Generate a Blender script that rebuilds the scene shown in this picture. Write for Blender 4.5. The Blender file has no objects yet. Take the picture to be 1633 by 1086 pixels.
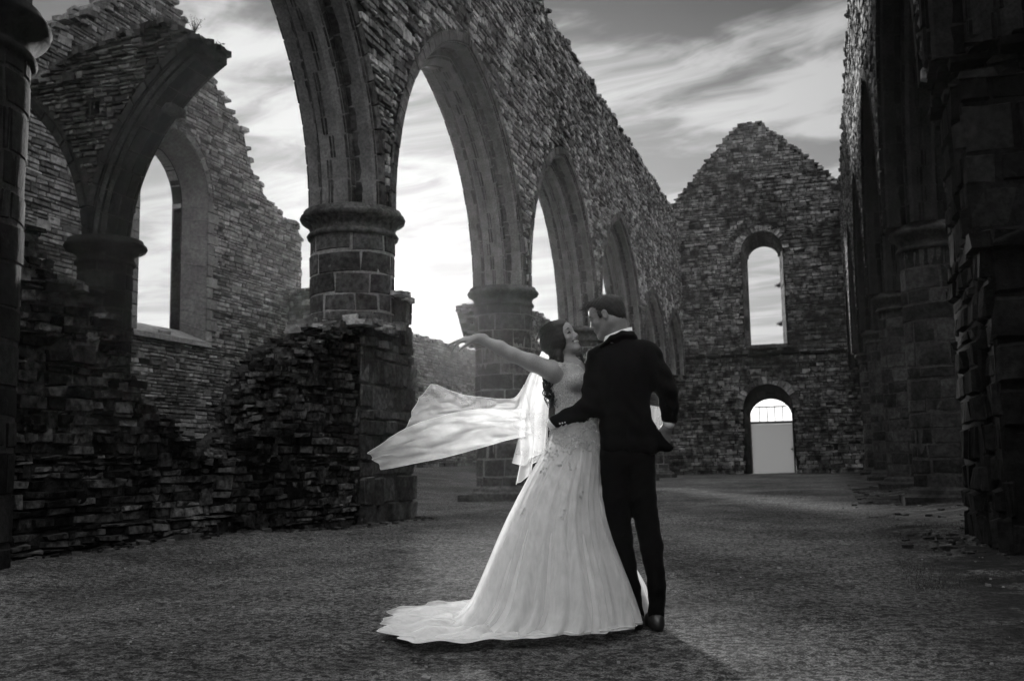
import bpy, math, random
import numpy as np
from mathutils import Vector, Matrix
random.seed(7); np.random.seed(7)
S = bpy.context.scene
C = S.collection
rad = math.radians

# ---------------------------------------------------------------- camera
F_PX, TH, PSI, ROLL, HC = 1576.3, rad(6.826), rad(17.448), rad(-1.039), 0.92
cd = bpy.data.cameras.new("camera"); cam = bpy.data.objects.new("camera", cd); C.objects.link(cam)
cd.sensor_width = 36.0; cd.sensor_fit = 'HORIZONTAL'; cd.lens = 36.0 * F_PX / 1633.0
cd.clip_start = 0.05; cd.clip_end = 3000
fw = Vector((-math.sin(PSI) * math.cos(TH), math.cos(PSI) * math.cos(TH), math.sin(TH)))
rt = Vector((math.cos(PSI), math.sin(PSI), 0)); up = rt.cross(fw)
r2 = rt * math.cos(ROLL) + up * math.sin(ROLL); u2 = -rt * math.sin(ROLL) + up * math.cos(ROLL)
M = Matrix((r2, u2, -fw)).transposed().to_4x4(); M.translation = Vector((0, 0, HC))
cam.matrix_world = M
S.camera = cam
cd.dof.use_dof = True; cd.dof.focus_distance = 5.5; cd.dof.aperture_fstop = 5.0

# ---------------------------------------------------------------- light
S.view_settings.view_transform = 'Standard'; S.view_settings.look = 'None'
S.view_settings.gamma = 1; S.view_settings.exposure = 1.0; S.view_settings.use_curve_mapping = False
S.cycles.max_bounces = 8; S.cycles.diffuse_bounces = 3; S.cycles.transparent_max_bounces = 24
S.cycles.volume_bounces = 0; S.cycles.transmission_bounces = 4
SUN_AZ, SUN_EL = rad(-24.0), rad(10.4)      # azimuth from +Y towards +X
sdir = Vector((math.sin(SUN_AZ) * math.cos(SUN_EL), math.cos(SUN_AZ) * math.cos(SUN_EL), math.sin(SUN_EL)))
sl = bpy.data.lights.new("sun", 'SUN'); sun = bpy.data.objects.new("sun", sl); C.objects.link(sun)
sl.energy = 5.0; sl.angle = rad(4.5); sl.color = (1.0, 0.995, 0.985)
sun.rotation_euler = (-sdir).to_track_quat('-Z', 'Y').to_euler()

W = bpy.data.worlds.new("World"); S.world = W; W.use_nodes = True
nt = W.node_tree; nt.nodes.clear()

class NB:
    """tiny node helper"""
    def __init__(s, t): s.t = t
    def n(s, typ, **k):
        nd = s.t.nodes.new(typ)
        for a, b in k.items(): setattr(nd, a, b)
        return nd
    def set(s, sock, v):
        if hasattr(v, 'is_linked') or hasattr(v, 'node'): s.t.links.new(v, sock)
        else: sock.default_value = v
    def m(s, op, a, b=0.0, c=None, clamp=False):
        nd = s.n('ShaderNodeMath', operation=op); nd.use_clamp = clamp
        s.set(nd.inputs[0], a); s.set(nd.inputs[1], b)
        if c is not None: s.set(nd.inputs[2], c)
        return nd.outputs[0]
    def vm(s, op, a, b=(0, 0, 0)):
        nd = s.n('ShaderNodeVectorMath', operation=op); s.set(nd.inputs[0], a); s.set(nd.inputs[1], b)
        return nd.outputs['Value'] if op in ('DOT_PRODUCT', 'LENGTH') else nd.outputs[0]
    def noise(s, vec, scale, detail=4, rough=.55, dist=0.0):
        nd = s.n('ShaderNodeTexNoise'); s.set(nd.inputs['Vector'], vec); s.set(nd.inputs['Scale'], scale)
        nd.inputs['Detail'].default_value = detail; nd.inputs['Roughness'].default_value = rough
        nd.inputs['Distortion'].default_value = dist
        return nd.outputs[0]
    def mr(s, v, a, b, c, d, smooth=True):
        nd = s.n('ShaderNodeMapRange'); nd.interpolation_type = 'SMOOTHSTEP' if smooth else 'LINEAR'
        s.set(nd.inputs[0], v)
        for i, q in enumerate((a, b, c, d)): s.set(nd.inputs[i + 1], q)
        return nd.outputs[0]
    def mix(s, f, a, b):   # floats
        nd = s.n('ShaderNodeMix'); nd.data_type = 'FLOAT'
        s.set(nd.inputs[0], f); s.set(nd.inputs[2], a); s.set(nd.inputs[3], b)
        return nd.outputs[0]
    def mapping(s, vec, scale=(1, 1, 1), rot=(0, 0, 0), loc=(0, 0, 0)):
        nd = s.n('ShaderNodeMapping'); s.set(nd.inputs[0], vec)
        nd.inputs['Scale'].default_value = scale; nd.inputs['Rotation'].default_value = rot
        nd.inputs['Location'].default_value = loc
        return nd.outputs[0]
    def grey(s, v):
        nd = s.n('ShaderNodeCombineColor')
        for i in range(3): s.set(nd.inputs[i], v)
        return nd.outputs[0]

b = NB(nt)
out = b.n('ShaderNodeOutputWorld'); bg = b.n('ShaderNodeBackground')
sky = b.n('ShaderNodeTexSky'); sky.sky_type = 'NISHITA'; sky.sun_disc = False
sky.sun_elevation = SUN_EL; sky.sun_rotation = SUN_AZ; sky.dust_density = 3.0; sky.air_density = 1.0
bw = b.n('ShaderNodeRGBToBW'); nt.links.new(sky.outputs[0], bw.inputs[0])
tc = b.n('ShaderNodeTexCoord'); gen = tc.outputs['Generated']
sep = b.n('ShaderNodeSeparateXYZ'); nt.links.new(gen, sep.inputs[0])
zc = b.m('MAXIMUM', sep.outputs[2], 0.06)
plane = b.n('ShaderNodeCombineXYZ'); b.set(plane.inputs[0], b.m('DIVIDE', sep.outputs[0], zc)); b.set(plane.inputs[1], b.m('DIVIDE', sep.outputs[1], zc))
pm = b.mapping(plane.outputs[0], (0.8, 1.25, 1), (0, 0, rad(38)), (1.7, 3.1, 0))
warp = b.noise(pm, 1.1, 3, .5)
wv = b.vm('ADD', pm, b.vm('MULTIPLY', b.grey(b.m('SUBTRACT', warp, .5)), (1.1, .7, 0)))
n1 = b.noise(wv, 1.15, 6, .55, .2)
n2 = b.noise(b.mapping(wv, (.5, 1.6, 1)), 3.4, 5, .58, .3)
cl = b.m('ADD', b.m('MULTIPLY', n1, .74), b.m('MULTIPLY', n2, .26))
cl = b.mr(cl, .42, .60, 0, 1)
sd = b.vm('DOT_PRODUCT', b.vm('NORMALIZE', gen), tuple(sdir))
glow = b.m('POWER', b.m('MAXIMUM', sd, 0), 14.0)
glow2 = b.m('POWER', b.m('MAXIMUM', sd, 0), 220.0)
glow3 = b.m('POWER', b.m('MAXIMUM', sd, 0), 9000.0)
low = b.mr(sep.outputs[2], .05, .36, 1.0, 0.0)
gap = b.m('ADD', .10, b.m('MULTIPLY', low, .05))
gap = b.m('ADD', gap, b.m('MULTIPLY', glow, .06)); gap = b.m('ADD', gap, b.m('MULTIPLY', b.mr(sep.outputs[2], .26, .48, 1.0, 0.0), .20))
cloud = b.m('ADD', .74, b.m('MULTIPLY', low, -.22))
base = b.mix(cl, gap, cloud)
base = b.m('ADD', b.m('ADD', base, b.m('MULTIPLY', glow2, .03)), b.m('MULTIPLY', glow3, 6.0))
base = b.m('ADD', b.m('MULTIPLY', base, .50), b.m('MULTIPLY', bw.outputs[0], .0012))
side = b.m('MULTIPLY', b.mr(sep.outputs[0], -.55, .55, .3, 1.45), b.mr(sep.outputs[1], .6, -.5, .75, 1.75))
back = b.m('ADD', 1.0, b.m('MULTIPLY', b.m('MULTIPLY', b.mr(sep.outputs[2], .46, .78, 0.0, 7.2), 1.0), side))     # added fill light: unseen sky overhead brightened, most to the right and behind
base = b.m('MULTIPLY', base, back); base = b.m('MULTIPLY', base, b.mr(b.m('ADD', sep.outputs[0], b.m('MULTIPLY', sep.outputs[2], .8)), .0, .42, 1.0, .66))
nt.links.new(b.grey(base), bg.inputs[0]); bg.inputs[1].default_value = 1.0
nt.links.new(bg.outputs[0], out.inputs[0])

# ---------------------------------------------------------------- object helpers
def tag(o, label=None, cat=None, group=None, kind=None):
    if label: o['label'] = label
    if cat: o['category'] = cat
    if group: o['group'] = group
    if kind: o['kind'] = kind
    return o
def thing(name, label, cat, loc=(0, 0, 0), group=None, rot=0):
    o = bpy.data.objects.new(name, None); o.empty_display_size = .2; C.objects.link(o)
    o.location = loc; o.rotation_euler = (0, 0, rot)
    return tag(o, label, cat, group)

class MB:
    """mesh collector in numpy; coordinates are world metres"""
    def __init__(s): s.v = []; s.f = []; s.n = 0; s.mi = 0; s.m = []
    def add(s, V, Fc):
        V = np.asarray(V, dtype=np.float64).reshape(-1, 3); Fc = np.asarray(Fc, dtype=np.int64)
        if len(V) == 0: return
        s.v.append(V); s.f.append(Fc + s.n); s.m.append(np.full(len(Fc), s.mi)); s.n += len(V)
    def grid(s, P):       # P (n,m,3)
        n, m = P.shape[:2]
        i = np.arange(n - 1)[:, None] * m + np.arange(m - 1)[None]
        s.add(P.reshape(-1, 3), np.stack([i, i + m, i + m + 1, i + 1], -1).reshape(-1, 4))
    def box(s, c, h, R=None, jit=0.0):
        k = np.array([[x, y, z] for z in (-1, 1) for y in (-1, 1) for x in (-1, 1)], float) * h
        if jit: k += np.random.uniform(-jit, jit, k.shape)
        if R is not None: k = k @ np.asarray(R).T
        s.add(k + c, [[0, 2, 3, 1], [4, 5, 7, 6], [0, 1, 5, 4], [2, 6, 7, 3], [0, 4, 6, 2], [1, 3, 7, 5]])
    def build(s, name, mat, parent=None, smooth=False, origin=None):
        me = bpy.data.meshes.new(name)
        if s.n:
            V = np.concatenate(s.v)
            if origin is None and parent is not None: origin = parent_loc(parent)
            if origin is not None: V = V - np.asarray(origin, float)
            q = [f for f in s.f if f.shape[1] == 4]; t = [f for f in s.f if f.shape[1] == 3]
            mq = [m_ for f, m_ in zip(s.f, s.m) if f.shape[1] == 4]; mt = [m_ for f, m_ in zip(s.f, s.m) if f.shape[1] == 3]
            q = np.concatenate(q) if q else np.zeros((0, 4), int); t = np.concatenate(t) if t else np.zeros((0, 3), int)
            loops = np.concatenate([q.ravel(), t.ravel()]); nq, ntr = len(q), len(t)
            me.vertices.add(len(V)); me.vertices.foreach_set('co', V.astype(np.float32).ravel())
            me.loops.add(len(loops)); me.loops.foreach_set('vertex_index', loops.astype(np.int32))
            me.polygons.add(nq + ntr)
            st = np.concatenate([np.arange(nq) * 4, nq * 4 + np.arange(ntr) * 3])
            me.polygons.foreach_set('loop_start', st.astype(np.int32))
            me.polygons.foreach_set('loop_total', np.concatenate([np.full(nq, 4), np.full(ntr, 3)]).astype(np.int32))
            mi = np.concatenate(mq + mt); me.polygons.foreach_set('material_index', mi.astype(np.int32))
            me.update(calc_edges=True); me.validate()
            me.polygons.foreach_set('use_smooth', np.full(len(me.polygons), bool(smooth)))
            if smooth == 2: me.set_sharp_from_angle(angle=rad(28))
        for q_ in (mat if isinstance(mat, (list, tuple)) else [mat]): me.materials.append(q_)
        o = bpy.data.objects.new(name, me); C.objects.link(o)
        if parent is not None: o.parent = parent
        elif origin is not None: o.location = origin
        return o
def parent_loc(p):
    l = np.array(p.location, float)
    while p.parent is not None: p = p.parent; l = l + np.array(p.location, float)
    return l

# ---------------------------------------------------------------- materials
def stone_mat(name, lo, hi, spots=.5, bump=.5, scale=1.0, lich=.0, spec=None):
    m = bpy.data.materials.new(name); m.use_nodes = True; t = m.node_tree; t.nodes.clear(); b = NB(t)
    o = b.n('ShaderNodeOutputMaterial'); p = b.n('ShaderNodeBsdfPrincipled')
    g = b.n('ShaderNodeNewGeometry'); pos = g.outputs['Position']; isl = g.outputs['Random Per Island']
    nA = b.noise(pos, 1.1 * scale, 4, .6); nB = b.noise(pos, 9 * scale, 5, .65); nC = b.noise(pos, 38 * scale, 3, .6)
    v = b.mix(b.m('POWER', isl, 1.6), lo, hi)
    v = b.m('MULTIPLY', v, b.mr(nA, .3, .7, 1 - spots * .6, 1 + spots * .6))
    v = b.m('MULTIPLY', v, b.mr(nB, .3, .7, 1 - spots * .7, 1 + spots * .7))
    if lich: v = b.mix(b.mr(b.noise(pos, 5.0 * scale, 6, .7), .60, .70, 0, .75), v, lich)
    t.links.new(b.grey(v), p.inputs['Base Color']); p.inputs['Roughness'].default_value = .92
    p.inputs['Specular IOR Level'].default_value = (.2 if hi > .15 else .04) if spec is None else spec
    bp = b.n('ShaderNodeBump'); bp.inputs['Strength'].default_value = bump; bp.inputs['Distance'].default_value = .03
    b.set(bp.inputs['Height'], b.m('ADD', b.m('MULTIPLY', nB, .8), b.m('MULTIPLY', nC, .35)))
    t.links.new(bp.outputs[0], p.inputs['Normal']); t.links.new(p.outputs[0], o.inputs[0])
    return m
def plain(name, v, rough=.6, bump=0, bscale=60, spec=.3, sss=0, trans=0, sheen=0):
    m = bpy.data.materials.new(name); m.use_nodes = True; t = m.node_tree; b = NB(t); p = t.nodes['Principled BSDF']
    p.inputs['Roughness'].default_value = rough; p.inputs['Specular IOR Level'].default_value = spec
    tc = b.n('ShaderNodeTexCoord'); nz = b.noise(tc.outputs['Object'], bscale, 4, .6)
    t.links.new(b.grey(b.m('MULTIPLY', v, b.mr(nz, .3, .7, .88, 1.12))), p.inputs['Base Color'])
    if sheen: p.inputs['Sheen Weight'].default_value = sheen; p.inputs['Sheen Roughness'].default_value = .4
    if sss: p.inputs['Subsurface Weight'].default_value = sss; p.inputs['Subsurface Radius'].default_value = (.01, .01, .01); p.inputs['Subsurface Scale'].default_value = 1.0
    if bump:
        bp = b.n('ShaderNodeBump'); bp.inputs['Strength'].default_value = bump; bp.inputs['Distance'].default_value = .004
        b.set(bp.inputs['Height'], nz); t.links.new(bp.outputs[0], p.inputs['Normal'])
    return m
M_RUB = stone_mat('slate rubble', .05, .40, .8, .6, 1, .46)
M_RUBF = stone_mat('gable rubble', .045, .17, 1.3, .5, .4, .22)
M_TRAN = stone_mat('pale rubble', .07, .27, .6, .5, .8, .45)
M_DARK = stone_mat('shade darkened rubble', .006, .095, 1.1, .7, 1.3, .13)  # gloom of the near left wall and right aisle put into the colour
M_ASH = stone_mat('granite ashlar', .05, .10, .7, .6, 1.4, .17)
M_ASHD = stone_mat('shade darkened granite', .006, .022, .6, .5, 1.4, .022)  # copy of the granite ashlar with deep shade put into its colour
M_ASHM = stone_mat('very dark granite', .010, .030, .7, .6, 1.4, .04)  # much darker granite, used on the cross wall arches
M_ASHR = stone_mat('part shaded granite', .02, .055, .6, .5, 1.4, .07)  # right piers: granite copy darkened in colour to stand in for shade
M_ASHL = stone_mat('pale dressed granite', .13, .22, .4, .35, 1.4, .26)
M_MORT = stone_mat('pale mortar', .17, .24, .4, .5, 3)
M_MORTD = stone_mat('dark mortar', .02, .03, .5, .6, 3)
M_MORTM = stone_mat('grey joint mortar', .045, .07, .5, .6, 3)
M_MORTR = stone_mat('earth mortar', .014, .026, .5, .6, 3)

# ---------------------------------------------------------------- masonry generators
def sstep(a, b_, x):
    t = np.clip((x - a) / (b_ - a), 0, 1); return t * t * (3 - 2 * t)
def jag(u, seed=0, w=.3, a=.16):
    k = math.floor(u / w + .35 * math.sin(u * 5 + seed)); q = math.sin(k * 12.9898 + seed * 78.233) * 43758.5453
    k2 = math.floor(u / (w * .37)); q2 = math.sin(k2 * 39.3 + seed * 11.1) * 9631.7
    return a * ((q - math.floor(q)) - .5) + a * .45 * ((q2 - math.floor(q2)) - .5)
def h1(x, seed=0.0):       # cheap smooth 1-D noise
    x = np.asarray(x, float)
    return (np.sin(x * 1.7 + seed) + np.sin(x * 3.9 + seed * 2.3) * .6 + np.sin(x * 9.1 + seed * 1.1) * .35 + np.sin(x * 21.3 + seed * 3) * .2) / 2.15
def rects(u0, u1, v0, v1, rh, bw, jit=.3):
    """courses of stones: returns arrays of rectangles"""
    R = []; v = v0
    while v < v1 - 1e-6:
        h = random.uniform(*rh); 
        if v + h > v1 - rh[0] * .5: h = v1 - v
        u = u0 - random.uniform(0, bw[1] * .6) if jit else u0
        while u < u1:
            w = random.uniform(*bw)
            if u + w > u0 + 1e-6: R.append((max(u, u0), min(u + w, u1), v, v + h))
            u += w
        v += h
    R = np.array(R); return R[(R[:, 1] - R[:, 0]) > .02]
def put_blocks(mb, P, R, gap=.008, hgt=(0, .02), rec=.03, bev=.012, K=1, cj=.006, sgn=1, rough=0.0):
    if len(R) == 0: return
    N = len(R)
    jr = lambda: np.random.uniform(-cj, cj, N)
    u0, u1, v0, v1 = R[:, 0] + gap, R[:, 1] - gap, R[:, 2] + gap, R[:, 3] - gap
    bu = np.minimum(bev, (u1 - u0) * .3); bv = np.minimum(bev, (v1 - v0) * .3)
    us = [u0, u0 + bu] + [u0 + (u1 - u0) * k / K for k in range(1, K)] + [u1 - bu, u1]
    vs = [v0, v0 + bv, v1 - bv, v1]
    nu, nv = len(us), 4
    UU = np.stack(us, 1)[:, :, None] + np.zeros((1, 1, nv)); VV = np.stack(vs, 1)[:, None, :] + np.zeros((1, nu, 1))
    # corner jitter (skews the rectangle)
    fu = (UU - u0[:, None, None]) / (u1 - u0)[:, None, None]; fv = (VV - v0[:, None, None]) / (v1 - v0)[:, None, None]
    def bil(): 
        a, b_, c, d = (jr()[:, None, None] for _ in range(4)); return a * (1 - fu) * (1 - fv) + b_ * fu * (1 - fv) + c * (1 - fu) * fv + d * fu * fv
    if cj: UU = UU + bil(); VV = VV + bil()
    H = np.random.uniform(hgt[0], hgt[1], N)[:, None, None] + np.zeros_like(UU)
    if rough: H = H + np.random.uniform(-rough, rough, UU.shape) + bil() * (rough / max(cj, 1e-6)) * .8
    H[:, 0, :] = -rec; H[:, -1, :] = -rec; H[:, :, 0] = -rec; H[:, :, -1] = -rec
    p = P(UU, VV); e = 1e-3
    du = P(UU + e, VV) - p; dv = P(UU, VV + e) - p
    n = np.cross(du, dv); n /= np.linalg.norm(n, axis=-1, keepdims=True) + 1e-12
    p = p + n * (H * sgn)[..., None]
    i = (np.arange(nu - 1)[:, None] * nv + np.arange(nv - 1)[None])
    f = np.stack([i, i + nv, i + nv + 1, i + 1], -1).reshape(-1, 4)
    f = (f[None] + (np.arange(N) * nu * nv)[:, None, None]).reshape(-1, 4)
    if sgn < 0: f = f[:, ::-1]
    mb.add(p.reshape(-1, 3), f)
def frame(O, U, Nn):       # flat wall frame: u along U, v up; normal N must equal U x Z
    O = np.array(O, float); U = np.array(U, float)
    def P(u, v):
        u = np.asarray(u, float); v = np.asarray(v, float)
        return O + u[..., None] * U + v[..., None] * np.array([0, 0, 1.0])
    return P
def strip_core(mb, P, Nn, us, intervals, thick, off=-.03):
    """solid wall behind the stones: columns between us[i], us[i+1]"""
    Nn = np.array(Nn, float)
    for a, c in zip(us[:-1], us[1:]):
        A = intervals(a + 1e-4); B = intervals(c - 1e-4)
        if len(A) != len(B):
            A = B = intervals((a + c) / 2)
        for (z0, z1), (y0, y1) in zip(A, B):
            if z1 <= z0 and y1 <= y0: continue
            q = P(np.array([a, c, c, a]), np.array([z0, y0, max(y1, y0), max(z1, z0)]))
            f = q + Nn * off; k = q + Nn * (off - thick)
            mb.add(np.concatenate([f, k]), [[0, 1, 2, 3], [7, 6, 5, 4], [3, 2, 6, 7], [4, 5, 1, 0], [0, 3, 7, 4], [1, 5, 6, 2]])
def in_intervals(intervals):
    def fn(u, v):
        r = np.zeros(len(u), bool)
        for i, (x, y) in enumerate(zip(u, v)):
            for z0, z1 in intervals(x):
                if z0 <= y <= z1: r[i] = True; break
        return r
    return fn
def clip_rects(R, inside):
    m = inside((R[:, 0] + R[:, 1]) / 2, (R[:, 2] + R[:, 3]) / 2)
    R = R[m].copy()
    # shrink stones whose ends poke out of the wall outline
    for _ in range(3):
        a = inside(R[:, 0] + .01, (R[:, 2] + R[:, 3]) / 2); R[~a, 0] += (R[~a, 1] - R[~a, 0]) * .3
        a = inside(R[:, 1] - .01, (R[:, 2] + R[:, 3]) / 2); R[~a, 1] -= (R[~a, 1] - R[~a, 0]) * .3
    return R[(R[:, 1] - R[:, 0]) > .03]
def rubble(mb, P, box, intervals, rh=(.045, .15), bw=(.10, .46), hgt=(-.012, .034), sgn=1, rough=.011, cj=.020, gap=.007):
    R = rects(box[0], box[1], box[2], box[3], rh, bw)
    # a few courses merge into bigger stones
    R = clip_rects(R, in_intervals(intervals))
    big = np.random.rand(len(R)) < .07; R[big, 3] += np.random.uniform(.05, .14, big.sum())
    gone = np.random.rand(len(R)) < .02; R = R[~gone]
    put_blocks(mb, P, R, gap, hgt, .04, .014, 1, cj, sgn, rough)
def cap_stones(mb, P, Nn, us, top, thick, sz=(.10, .30), drop=.05, rise=.07):
    """loose ragged stones bedded along a broken wall top"""
    Nn = np.array(Nn, float); Ud = P(np.array([1.0]), np.array([0.0]))[0] - P(np.array([0.0]), np.array([0.0]))[0]
    for d in np.arange(.08, thick, .2):
        u = us[0]
        while u < us[1]:
            w = random.uniform(*sz); z = top(u + w / 2)
            if z is not None:
                a = random.uniform(-.35, .35); R = np.array([[math.cos(a), -math.sin(a), 0], [math.sin(a), math.cos(a), 0], [0, 0, 1.0]])
                L = np.stack([Ud, Nn, [0, 0, 1]], 1)
                hz = random.uniform(.03, .07)
                c = P(np.array([u + w / 2]), np.array([z + random.uniform(-drop, rise) - hz * .3]))[0] - Nn * (d + random.uniform(-.06, .06))
                mb.box(c, np.array([w * .52, random.uniform(.08, .15), hz]), L @ R, .012)
            u += w * .9
def arch_fn(s, h):
    R = (h * h + s * s) / (2 * s)
    def zf(dy, off=0.0):    # height over the springing of the curve offset outward by off
        q = (R + off) ** 2 - (abs(dy) - (s - R)) ** 2
        return math.sqrt(q) if q > 0 and abs(dy) < s + off else None
    return R, zf
def arch_P(O, U, Dp, yc, zs, s, h, side, profile=None, r0=0.0, r1=0.0):
    """u: 0..1*length along the limb (springing->apex); v: distance across the profile"""
    R, _ = arch_fn(s, h); O = np.array(O, float); U = np.array(U, float); Dp = np.array(Dp, float)
    if profile is not None:
        pr = np.array(profile, float); L = np.concatenate([[0], np.cumsum(np.linalg.norm(np.diff(pr, axis=0), axis=1))])
    full = math.acos((R - s) / R)
    length = full * R
    def P(u, v):
        u = np.asarray(u, float); v = np.asarray(v, float)
        if profile is not None: r = np.interp(v, L, pr[:, 1]); d = np.interp(v, L, pr[:, 0])
        else: r = -v; d = np.zeros_like(v) + r0
        RR = R - r
        ph = (u / length) * np.arccos(np.clip((R - s) / RR, -1, 1))
        y = side * (-(R - s) + RR * np.cos(ph)); z = RR * np.sin(ph)
        return O + (yc + y)[..., None] * U + (zs + z)[..., None] * np.array([0, 0, 1.0]) + d[..., None] * Dp
    return P, length, (L if profile is not None else None)
def make_arch(mb, core, O, U, Dp, yc, zs, s, h, profile, orders, flip, ring=.22, blk=(.30, .45), K=2):
    """voussoirs: the face ring and every order of the soffit"""
    for side in (1, -1):
        sg = -flip * side
        P, ln, L = arch_P(O, U, Dp, yc, zs, s, h, side, profile)
        us = np.linspace(0, ln, 22)
        uu, vv = np.meshgrid(us, L, indexing='ij')
        g = P(uu, vv); e = 1e-3; n = np.cross(P(uu + e, vv) - g, P(uu, vv + e) - g)
        core.mi = 1; core.grid(P(uu, vv)); core.mi = 0
        for a, c in orders:
            R = []
            u = 0
            while u < ln - .1:
                w = random.uniform(*blk); w = min(w, ln - u)
                if ln - u - w < .12: w = ln - u
                R.append((u, u + w, a, c)); u += w
            R = np.array(R)
            big = (R[:, 3] - R[:, 2]) > .5
            if big.any():     # split wide orders into two stones
                q = []
                for r in R:
                    k = r[2] + (r[3] - r[2]) * random.uniform(.4, .6); q += [(r[0], r[1], r[2], k), (r[0], r[1], k, r[3])]
                R = np.array(q)
            put_blocks(mb, P, R, .011, (.012, .022), -.003, .008, K, .004, sg, .002)
        # face ring
        Pr, ln2, _ = arch_P(O, U, Dp, yc, zs, s, h, side)
        R = []; u = 0
        while u < ln - .05:
            w = random.uniform(*blk); w = min(w, ln - u); R.append((u, u + w, 0.0, ring)); u += w
        put_blocks(mb, Pr, np.array(R), .010, (.022, .034), .01, .010, K, .003, -sg, .002)

def lathe(mb, c, prof, seg=40, jit=0.0, a0=0, a1=2 * math.pi):
    th = np.linspace(a0, a1, seg + 1); pr = np.array(prof)
    rr = pr[:, 0][None] * np.ones((seg + 1, 1)); zz = pr[:, 1][None] * np.ones((seg + 1, 1))
    if jit:
        nz = sum(np.sin(th[:, None] * k + zz * 9 * k + k * 1.7) / k for k in (3, 5, 9, 14)); rr = rr + jit * nz + np.random.uniform(-jit, jit, rr.shape) * .5
        rr[-1] = rr[0]
    mb.grid(np.stack([c[0] + rr * np.cos(th)[:, None], c[1] + rr * np.sin(th)[:, None], zz + c[2]], -1))
def cyl_P(c, r):
    def P(u, v): 
        a = np.asarray(u) / r; v = np.asarray(v, float)
        return np.stack([c[0] + r * np.cos(a), c[1] + r * np.sin(a), c[2] + v], -1)
    return P
def pier(x, y, label, ztop=4.85, r=.66, dark=False, group=None, base=True, gz=0.0, z0=0.0, cr=.80):
    t = thing('pier', label, 'pier', (x, y, gz), group)
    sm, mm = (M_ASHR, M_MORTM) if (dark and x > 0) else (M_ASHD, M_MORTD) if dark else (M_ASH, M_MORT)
    zc = ztop - .42
    mb = MB(); per = 2 * math.pi * r
    put_blocks(mb, cyl_P((x, y, gz), r), rects(0, per, .0 + z0, zc, (.22, .42), (.36, .82)), .011, (.002, .016), .004, .014, 5, .020, 1, .005)
    mb.mi = 1; lathe(mb, (x, y, gz), [(r - .001, 0), (r - .001, zc)], 64)
    mb.build('shaft', [sm, mm], t, 2)
    mb = MB()
    lathe(mb, (x, y, gz), [(r - .02, zc - .03), (r + .05, zc - .02), (r + .065, zc + .02), (r + .04, zc + .06), (r + .01, zc + .08), (r + .03, zc + .16), (cr - .06, zc + .22), (cr + .01, zc + .25), (cr + .035, zc + .30), (cr + .02, zc + .34), (cr - .02, zc + .36), (cr - .03, zc + .42), (0, zc + .425)], 56, .009)
    mb.build('capital', sm, t, True)
    if base:
        mb = MB()
        lathe(mb, (x, y, gz), [(r + .16, .0), (r + .17, .16), (r + .12, .2), (r + .1, .27), (r + .03, .31), (r - .02, .34)], 40, .008)
        mb.box(np.array([x, y, gz + .03]), np.array([r + .2, r + .2, .12]), None, .02)
        mb.build('base', sm, t)
    return t

# ================================================================ ground
def ground_z(x, y):
    z = .62 * sstep(-8.2, -15.5, x)
    z = z + .16 * np.exp(-((x - 2.6) / 1.0) ** 2) * sstep(8, 12, y)          # low bank at the right hand piers
    z = z + .10 * np.exp(-((x + 6.6) / .9) ** 2) * sstep(13, 10, y)
    z = z + .018 * np.sin(x * 1.3 + y * .7) * np.sin(y * .9 - x * .4)
    return z
gx = np.concatenate([-np.geomspace(150, 14, 22), np.linspace(-13.5, 6.5, 340), np.geomspace(7, 150, 22)])
gy = np.concatenate([-np.geomspace(100, 4, 14), np.linspace(-3.5, 16, 330), np.linspace(16.2, 52, 200), np.geomspace(53, 200, 16)])
gxx, gyy = np.meshgrid(gx, gy, indexing='ij')
near = sstep(-14, -10, gxx) * sstep(7, 5, gxx) * sstep(-3.6, 0, gyy) * sstep(52, 30, gyy)
gn = sum(np.sin(gxx * a + gyy * c + d) * e for a, c, d, e in [(5.1, 3.3, 0, .004), (9.7, -7.1, 1, .003), (-15, 11, 2, .002), (23, 19, 4, .0014), (3.1, -4.7, .3, .005)])
gzz = ground_z(gxx, gyy) + near * (gn + np.random.normal(0, .0022, gxx.shape))
mb = MB(); mb.grid(np.stack([gxx, gyy, gzz], -1))
M_GR = bpy.data.materials.new('trodden earth and short grass'); M_GR.use_nodes = True; t = M_GR.node_tree; b = NB(t); p = t.nodes['Principled BSDF']
g = b.n('ShaderNodeNewGeometry'); pos = g.outputs['Position']
a1 = b.noise(pos, .35, 5, .6); a2 = b.noise(pos, 2.2, 6, .65, .3); a3 = b.noise(pos, 22, 5, .7); a4 = b.noise(pos, 90, 3, .7)
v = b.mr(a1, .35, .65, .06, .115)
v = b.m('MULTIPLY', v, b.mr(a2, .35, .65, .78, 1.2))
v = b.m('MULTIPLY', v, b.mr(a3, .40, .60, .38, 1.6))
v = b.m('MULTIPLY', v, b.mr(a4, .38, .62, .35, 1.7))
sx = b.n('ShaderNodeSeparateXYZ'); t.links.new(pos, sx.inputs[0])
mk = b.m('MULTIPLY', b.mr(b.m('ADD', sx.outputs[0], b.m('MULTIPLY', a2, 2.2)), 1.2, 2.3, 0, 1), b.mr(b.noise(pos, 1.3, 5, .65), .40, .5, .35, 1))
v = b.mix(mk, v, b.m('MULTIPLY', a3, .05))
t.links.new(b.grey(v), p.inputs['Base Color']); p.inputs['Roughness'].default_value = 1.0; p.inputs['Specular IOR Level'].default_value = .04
bp = b.n('ShaderNodeBump'); bp.inputs['Strength'].default_value = .9; bp.inputs['Distance'].default_value = .03
b.set(bp.inputs['Height'], b.m('ADD', b.m('MULTIPLY', a3, 1.0), b.m('MULTIPLY', a4, .5))); t.links.new(bp.outputs[0], p.inputs['Normal'])
tag(mb.build('ground', M_GR, None, True), kind='structure')

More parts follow.
